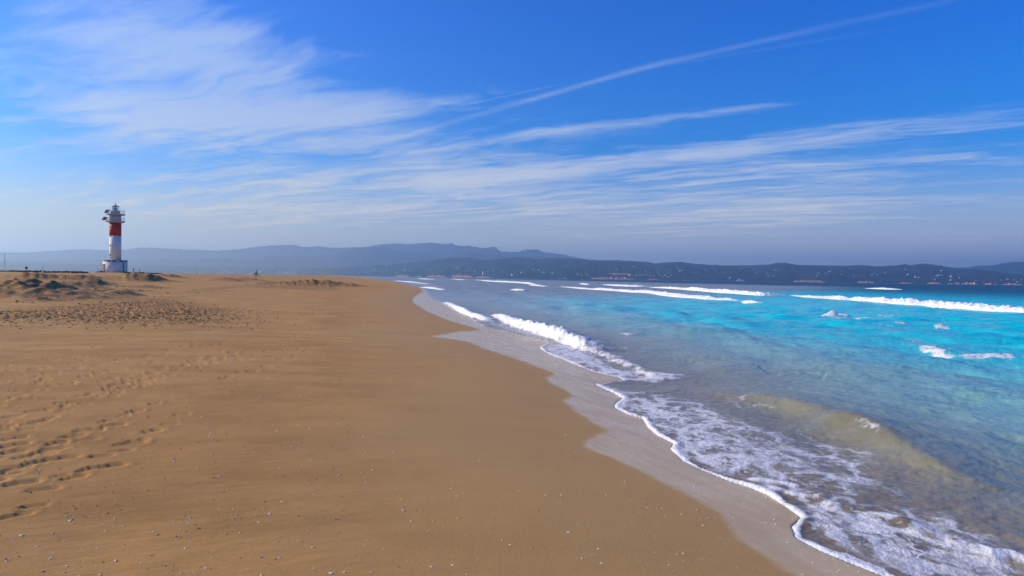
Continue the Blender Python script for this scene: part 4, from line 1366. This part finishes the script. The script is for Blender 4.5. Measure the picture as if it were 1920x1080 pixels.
# lower gallery
bm = bmesh.new(); cyl(bm, 1.9, 2.35, 14.922, 15.06, V8); cyl(bm, 2.48, 2.48, 15.06, 15.38, V8); bm_obj("lower_gallery", bm, M_DECK, lh)
# watch room: closed drum, with a recessed doorway and column to the left
bm = bmesh.new()
cyl(bm, 1.28, 1.28, 15.382, 17.15, V8, 0.22, 0.0); bm_obj("watch_room", bm, M_GREYWALL, lh, True)
bm = bmesh.new(); box(bm, -1.35, -0.55, 16.26, 0.26, 0.26, 1.76); bm_obj("column", bm, M_BROWN, lh)
bm = bmesh.new(); box(bm, -1.30, 0.6, 16.26, 0.26, 0.26, 1.76); bm_obj("column", bm, M_BROWN, lh)
bm = bmesh.new(); box(bm, -1.02, -0.42, 16.15, 0.12, 0.7, 1.5); bm_obj("door", bm, M_DARK, lh)
bm = bmesh.new(); cyl(bm, 2.48, 2.48, 17.152, 17.55, V8); bm_obj("upper_gallery", bm, M_DECK, lh)
bm = bmesh.new(); cyl(bm, 1.22, 1.22, 17.552, 18.50, V8); bm_obj("lantern_base", bm, M_GREYWALL, lh, True)


def railing(zd, name):
    rl = None
    bm = bmesh.new()
    for zz_ in (0.35, 0.7, 1.08):
        ring(bm, 2.38, zd + zz_, 0.028, 48)
    rl = bm_obj(name, bm, M_RAIL, lh)
    for k in range(24):
        a = k * 2 * math.pi / 24
        bm = bmesh.new(); bar(bm, (2.38 * math.cos(a), 2.38 * math.sin(a), zd), (2.38 * math.cos(a), 2.38 * math.sin(a), zd + 1.1), 0.03, 5)
        bm_obj("baluster", bm, M_RAIL, rl)


railing(15.38, "lower_railing")
railing(17.55, "upper_railing")
for z_, r_ in ((15.45, 2.75), (17.62, 2.15)):
    bm = bmesh.new()
    rotm = Matrix.Rotation(R(-40), 4, 'Z') @ Matrix.Rotation(R(-50), 4, 'Y')
    box(bm, -r_, -0.3, z_ + 0.55, 1.25, 1.5, 0.07, rotm)
    pn = bm_obj("solar_panel", bm, M_SOLAR, lh)
    bm = bmesh.new(); bar(bm, (-r_ + 0.35, -0.3, z_ - 0.05), (-r_ + 0.35, -0.3, z_ + 0.95), 0.05, 6); bm_obj("bracket", bm, M_RAIL, pn)
# lantern room
bm = bmesh.new(); cyl(bm, 0.93, 0.93, 18.52, 19.66, 16, caps=False); bm_obj("lantern_glass", bm, M_GLASS, lh)
for k in range(8):
    a = (k + 0.5) * math.pi / 4
    bm = bmesh.new(); bar(bm, (0.96 * math.cos(a), 0.96 * math.sin(a), 18.5), (0.96 * math.cos(a), 0.96 * math.sin(a), 19.68), 0.045, 5); bm_obj("glazing_bar", bm, M_RAIL, lh)
bm = bmesh.new(); ring(bm, 0.96, 18.55, 0.06); ring(bm, 0.96, 19.1, 0.03); ring(bm, 0.96, 19.66, 0.06); bm_obj("lantern_ring", bm, M_RAIL, lh)
bm = bmesh.new(); cyl(bm, 0.32, 0.32, 18.5, 18.75, 16); cyl(bm, 0.28, 0.34, 18.752, 19.1, 16); cyl(bm, 0.34, 0.22, 19.102, 19.45, 16); bm_obj("lamp", bm, M_DARK, lh)
bm = bmesh.new(); cyl(bm, 1.10, 1.10, 19.70, 19.80, 32); cyl(bm, 1.08, 0.30, 19.802, 20.12, 32); bm_obj("lantern_roof", bm, M_ROOFMETAL, lh)
bm = bmesh.new(); bmesh.ops.create_uvsphere(bm, u_segments=16, v_segments=8, radius=0.22, matrix=Matrix.Translation((0, 0, 20.28))); bm_obj("ball", bm, M_ROOFMETAL, lh, True)
bm = bmesh.new(); bar(bm, (0, 0, 20.45), (0, 0, 20.95), 0.035, 5); bar(bm, (-0.18, 0, 20.72), (0.18, 0, 20.72), 0.03, 5); bm_obj("finial", bm, M_DARK, lh)
# entrance steps and rubble on the left
for k in range(4):
    bm = bmesh.new(); box(bm, -3.9 - 0.32 * k, -0.9, 0.45 - 0.18 * k, 0.9, 1.5, 0.17); bm_obj("step", bm, M_WHITE, lh)
fwd = Vector((math.sin(R(0)), 1, 0))


def rock(name, loc, s_, mat, seed, sub=2, flat=0.7):
    bm = bmesh.new()
    bmesh.ops.create_icosphere(bm, subdivisions=sub, radius=1.0)
    r_ = random.Random(seed)
    for v in bm.verts:
        v.co *= 1 + r_.uniform(-0.18, 0.18)
        v.co.z *= flat
    o = bm_obj(name, bm, mat)
    o.location = loc
    o.scale = s_ if hasattr(s_, '__len__') else (s_, s_, s_)
    return o


lmat = Matrix.Translation(lh.location) @ Matrix.Rotation(lh.rotation_euler[2], 4, 'Z')
for k, (ox, oy, s_, lab) in enumerate(((-3.6, -2.2, 0.75, "largest brown rock at the left foot of the lighthouse"), (-4.5, -1.9, 0.4, "smaller brown rock leftmost at the foot of the lighthouse"), (-2.9, -2.8, 0.38, "flat brown rock nearest the lighthouse wall"))):
    p = lmat @ Vector((ox, oy, 0))
    o = rock("rock", (p.x, p.y, LZ + 0.12), s_, M_ROCK, 40 + k)
    tag(o, lab, "rock")


# ------------------------------------------------------------------ posts and signs on the far sand
def stand(px, py, dist_):
    p = at_range(px, py, dist_)
    return Vector((p[0], p[1], p[2]))


p = stand(49.3, 508.6, 150)
sg_ = empty("sign_board", p, math.atan2(-p.x, p.y))
tag(sg_, "small black square sign on a post, leftmost on the skyline", "sign")
bm = bmesh.new(); bar(bm, (0, 0, -0.5), (0, 0, 0.45), 0.045); bm_obj("post", bm, M_POSTDARK, sg_)
bm = bmesh.new(); box(bm, 0, 0, 0.62, 0.36, 0.05, 0.40); bmesh.ops.bevel(bm, geom=bm.edges, offset=0.01, segments=1); bm_obj("panel", bm, M_POSTDARK, sg_)
p = stand(79.0, 509.0, 150)
wp = empty("marker_post", p)
tag(wp, "short white tapered marker post leaning on the sand left of the lighthouse", "marker post")
bm = bmesh.new(); bar(bm, (0.10, 0, -0.3), (-0.02, 0, 0.85), 0.13, 8, 0.06); bm_obj("shaft", bm, M_WHITE, wp)
bm = bmesh.new(); cyl(bm, 0.085, 0.085, -0.10, 0.0, 10); o = bm_obj("collar", bm, M_WHITE, wp); o.location = (0.07, 0, 0.12)
for px, py, hgt, th, lab in ((250.4, 511.6, 1.15, 0.075, "taller dark wooden post right of the lighthouse"), (261.4, 511.4, 0.95, 0.045, "thinner dark post farther right of the lighthouse"), (184.0, 509.8, 0.7, 0.04, "thin short post left of the lighthouse steps")):
    p = stand(px, py, 180)
    ps = empty("wooden_post", p)
    tag(ps, lab, "post")
    bm = bmesh.new(); bar(bm, (0.02, 0, -0.6), (0, 0, hgt), th, 7, th * 0.9); bm_obj("shaft", bm, M_POSTDARK, ps)
    bm = bmesh.new(); cyl(bm, th * 1.5, th * 1.3, hgt - 0.16, hgt - 0.02, 8); bm_obj("cap", bm, M_POSTDARK, ps)
# radio mast far off at left
p = at_range(8.8, 508, 6000)
mst = empty("radio_mast", (p[0], p[1], 0.0))
tag(mst, "faint tall lattice mast in the haze at the left edge", "mast")
bm = bmesh.new()
for k in range(3):
    a = k * 2.094
    bar(bm, (4 * math.cos(a), 4 * math.sin(a), -2), (1.5 * math.cos(a), 1.5 * math.sin(a), 128), 1.1, 4)
bm_obj("leg", bm, M_POSTDARK, mst)
bm = bmesh.new()
for z_ in range(0, 125, 8):
    rz = 4 - 2.5 * z_ / 128
    for k in range(3):
        a, b_ = k * 2.094, (k + 1) * 2.094
        bar(bm, (rz * math.cos(a), rz * math.sin(a), z_), (rz * math.cos(b_), rz * math.sin(b_), z_ + 8), 0.5, 4)
bm_obj("bracing", bm, M_POSTDARK, mst)

# driftwood frame
p = stand(480.5, 516.4, 118)
dw = empty("driftwood_frame", p, math.atan2(-p.x, p.y))
tag(dw, "driftwood sticks propped into a leaning frame on the skyline", "driftwood")
for a_, b_ in (((-0.35, 0, -0.2), (0.10, 0.1, 1.05)), ((0.42, 0.1, -0.2), (-0.05, 0, 0.75)), ((-0.1, -0.4, -0.2), (0.02, 0.0, 0.80)), ((-0.25, 0.1, 0.25), (0.30, 0.05, 0.32)), ((0.05, 0.35, -0.2), (0.0, 0.0, 0.62)), ((-0.42, -0.1, 0.08), (-0.12, 0.05, 0.5))):
    bm = bmesh.new(); bar(bm, a_, b_, 0.045, 6, 0.028); bm_obj("stick", bm, M_WOOD, dw)

# ------------------------------------------------------------------ dune scrub on the skyline
bm = bmesh.new()
r_ = random.Random(3)
for i in range(330):
    px = r_.uniform(-60, 165) if r_.random() < 0.85 else r_.uniform(232, 300)
    dd_ = r_.uniform(170, 215)
    p = at_range(px, 509.5, dd_)
    z0 = sand_z(p[0], p[1])
    h_ = r_.uniform(0.12, 0.42)
    for k in range(7):
        a = r_.uniform(0, 6.28)
        q = Vector((p[0] + r_.uniform(-.5, .5), p[1] + r_.uniform(-.5, .5), z0 - 0.05))
        t = q + Vector((math.cos(a) * 0.3, math.sin(a) * 0.3, h_ * r_.uniform(0.5, 1.1)))
        v = [bm.verts.new(q + Vector((-0.12, 0, 0))), bm.verts.new(q + Vector((0.12, 0, 0))), bm.verts.new(t + Vector((0.10, 0, 0))), bm.verts.new(t)]
        bm.faces.new(v)
sc_ = bm_obj("dune_scrub", bm, M_SCRUB)
tag(sc_, "low dark scrub along the sandy skyline left of the lighthouse", kind='stuff')


# ------------------------------------------------------------------ dry seagrass and clods over the rough patches
def clumps(name, label, spots, mat, size, flat, seed, sub=1):
    r_ = random.Random(seed)
    tb = bmesh.new()
    bmesh.ops.create_icosphere(tb, subdivisions=sub, radius=1.0)
    tv = np.array([v.co[:] for v in tb.verts])
    tf = np.array([[v.index for v in f_.verts] for f_ in tb.faces])
    tb.free()
    nv = len(tv)
    VV, FF = [], []
    g_ = np.random.default_rng(seed)
    for i, (x, y_) in enumerate(spots):
        s_ = size(math.hypot(x, y_)) if callable(size) else size
        s_ = s_ * (0.5 + g_.random() ** 2 * 1.2)
        vv_ = tv * (1 + g_.uniform(-0.3, 0.3, (nv, 1)))
        vv_ = vv_ * np.array([s_ * g_.uniform(0.7, 1.5), s_ * g_.uniform(0.7, 1.3), s_ * flat])
        a = g_.uniform(0, 6.28)
        c_, n_ = math.cos(a), math.sin(a)
        vv_ = np.stack([vv_[:, 0] * c_ - vv_[:, 1] * n_, vv_[:, 0] * n_ + vv_[:, 1] * c_, vv_[:, 2]], -1)
        VV.append(vv_ + np.array([x, y_, sand_z(x, y_) + s_ * flat * 0.25]))
        FF.append(tf + i * nv)
    me = np_mesh(name, np.concatenate(VV), np.concatenate(FF), smooth_=False)
    o = link(name, me, mat)
    tag(o, label, kind='stuff')
    return o


def fill(polys, n, seed, z=0.75):
    g_ = np.random.default_rng(seed)
    out = []
    for poly in polys:
        W = at([p[0] for p in poly], [p[1] for p in poly], z)
        lo, hi = W.min(0), W.max(0)
        k = 0
        while k < n:
            c_ = g_.uniform(lo, hi, (n * 3, 2))
            px_ok = inside(c_, W)
            dens_ = fbm(c_[:, 0] / 4, c_[:, 1] / 4, 2, seed=200) > g_.uniform(-0.6, 0.35, len(c_))
            c_ = c_[px_ok & dens_]
            if len(c_) == 0: break
            out += [tuple(q) for q in c_[:n - k]]
            k += len(c_)
    return out


clumps("seagrass_litter", "dark dry seagrass and clods over the trampled sand", [(x_ + random.gauss(0, .8), y_ + random.gauss(0, 1.3)) for x_, y_ in fill(ROUGH, 7500, 5)], M_WEED, 0.027, 0.45, 5)
# crumbs round the mounds
sp = []
for (mx, my, mh, mw, md) in MOUNDS[:20]:
    c = at(mx, my, 0.75)
    if np.linalg.norm(c) > 110: continue
    for k in range(26):
        sp.append((c[0] + random.gauss(0, mw * 1.1), c[1] + random.gauss(0, md)))
clumps("mound_litter", "dark crumbs of weed round the sand mounds", sp, M_WEED, 0.06, 0.5, 6)

# ------------------------------------------------------------------ shells and grit on the near sand
g_ = np.random.default_rng(21)
px = g_.uniform(-150, 1480, 40000)
c = at(px, 600 + 560 * g_.random(40000) ** 0.8, 0.40)
d_, _, _ = line_dist(c[:, :2], A[::3])
n_ = fbm(c[:, 0] / 0.9, c[:, 1] / 0.9, 2, seed=210)
ok = ~inside(c, WET_POLY) & ((d_ > 1.2) | (g_.random(40000) < 0.15)) & (g_.random(40000) < np.where(px < 650, 1.0, 0.22) * (0.12 + 1.6 * np.maximum(n_, 0)))
clumps("shell_grit", "scattered crumbs of shell and grit on the near sand", [tuple(q) for q in c[ok][:1000]], M_PEBBLE, lambda r: 0.0030 + 0.0005 * r, 0.6, 22)
g_ = np.random.default_rng(22)
px = g_.uniform(-150, 1620, 12000)
c = at(px, 640 + 520 * g_.random(12000) ** 0.8, 0.3)
wetp = inside(c, WET_POLY)
ok = ~inside(c, SEA_POLY) & ~(wetp & (px < 1080)) & (wetp | (g_.random(12000) < np.where(px < 700, 0.5, 0.22)))
clumps("shell_fragments", "tiny pale shell fragments on wet and dry sand", [tuple(q) for q in c[ok][:650]], M_SHELL, lambda r: 0.0036 + 0.0006 * r, 0.4, 23)

# larger shells one by one
SHELLS = [(371, 880, 1.5), (449, 972, 1.6), (217, 1052, 1.8), (9, 1049, 1.6), (12, 1054, 1.3), (302, 924, 1.3), (582, 990, 1.4), (706, 834, 1.4), (685, 848, 1.2), (710, 852, 1.1), (726, 856, 1.1), (354, 824, 1.3), (433, 848, 1.2), (326, 942, 1.2), (369, 940, 1.1), (216, 975, 1.3), (340, 980, 1.2),
          (871, 768, 1.1), (1307, 955, 1.5), (1137, 927, 1.3), (1182, 939, 1.3), (1207, 939, 1.2), (1066, 868, 1.1), (1066, 839, 1.0), (1051, 942, 1.2), (1318, 984, 1.2), (1270, 1038, 1.2), (1414, 1063, 1.3), (1172, 901, 1.2), (1088, 929, 1.1), (501, 759, 1.1), (588, 827, 1.0), (527, 740, 1.0), (740, 860, 1.0), (283, 1043, 1.3), (126, 1062, 1.4), (188, 1078, 1.5),
          (425, 918, 1.2), (450, 1000, 1.2), (1342, 970, 1.0), (1328, 970, 1.1)]
shell_me = []
for k in range(3):
    bm = bmesh.new()
    n, m_ = 10, 5
    rows_ = []
    for i in range(m_ + 1):
        t = i / m_
        row = []
        for j in range(n + 1):
            a = R(-62) + R(124) * j / n
            rad_ = t * (1 + 0.06 * math.cos(j * math.pi))
            row.append(bm.verts.new((rad_ * math.sin(a), rad_ * math.cos(a) - 0.5, 0.34 * math.sin(math.pi * (0.12 + 0.88 * t)) * math.cos(a * 0.9) + 0.02 * math.cos(j * math.pi) * t)))
        rows_.append(row)
    for i in range(m_):
        for j in range(n):
            try: bm.faces.new((rows_[i][j], rows_[i + 1][j], rows_[i + 1][j + 1], rows_[i][j + 1]))
            except ValueError: pass
    bmesh.ops.remove_doubles(bm, verts=bm.verts, dist=1e-4)
    bmesh.ops.solidify(bm, geom=bm.faces, thickness=0.05)
    me = bpy.data.meshes.new("sea_shell"); bm.to_mesh(me); bm.free(); me.shade_smooth(); me.materials.append(M_SHELL)
    shell_me.append(me)
for i, (px, py, s_) in enumerate(SHELLS):
    c = at(px, py, 0.38 if px < 900 else 0.2)
    z0 = sand_z(c[0], c[1])
    c = at(px, py, z0)
    o = bpy.data.objects.new("sea_shell", shell_me[i % 3])
    COL.objects.link(o)
    k = 0.0088 * s_ * (0.7 + 0.05 * np.linalg.norm(c))
    o.location = (c[0], c[1], sand_z(c[0], c[1]) + 0.002)
    o.scale = (k, k, k)
    o.rotation_euler = (random.uniform(-0.4, 0.4), random.uniform(-0.4, 0.4), random.uniform(0, 6.28))
    zone = "on the sand in the bottom left corner" if px < 300 and py > 960 else "on the sand left of centre" if px < 620 else "on smooth sand in the middle foreground" if px < 960 else "on damp sand beside the wet sheen"
    tag(o, "small pale broken shell lying " + zone, "shell", "loose shells " + zone)

# ================================================================== HAZE
HAZE_D = 0.000105
M_HAZE, g = material("haze_air")
pv = g.node('ShaderNodeVolumePrincipled')
pv.inputs['Color'].default_value = (0.58, 0.80, 1.0, 1)
pv.inputs['Density'].default_value = HAZE_D
pv.inputs['Anisotropy'].default_value = 0.65
g.out(vol=Sock(g, pv.outputs[0]))
bm = bmesh.new()
box(bm, 0, 0, (790 - 8) / 2, 46000, 46000, 790 + 8)
hz_o = bm_obj("haze", bm, M_HAZE)
tag(hz_o, "thin pale haze over the bay", kind='stuff')
print("hill tops", H_far['H'].max(), H_mid['H'].max(), H_low['H'].max(), "min beach", v_.min())
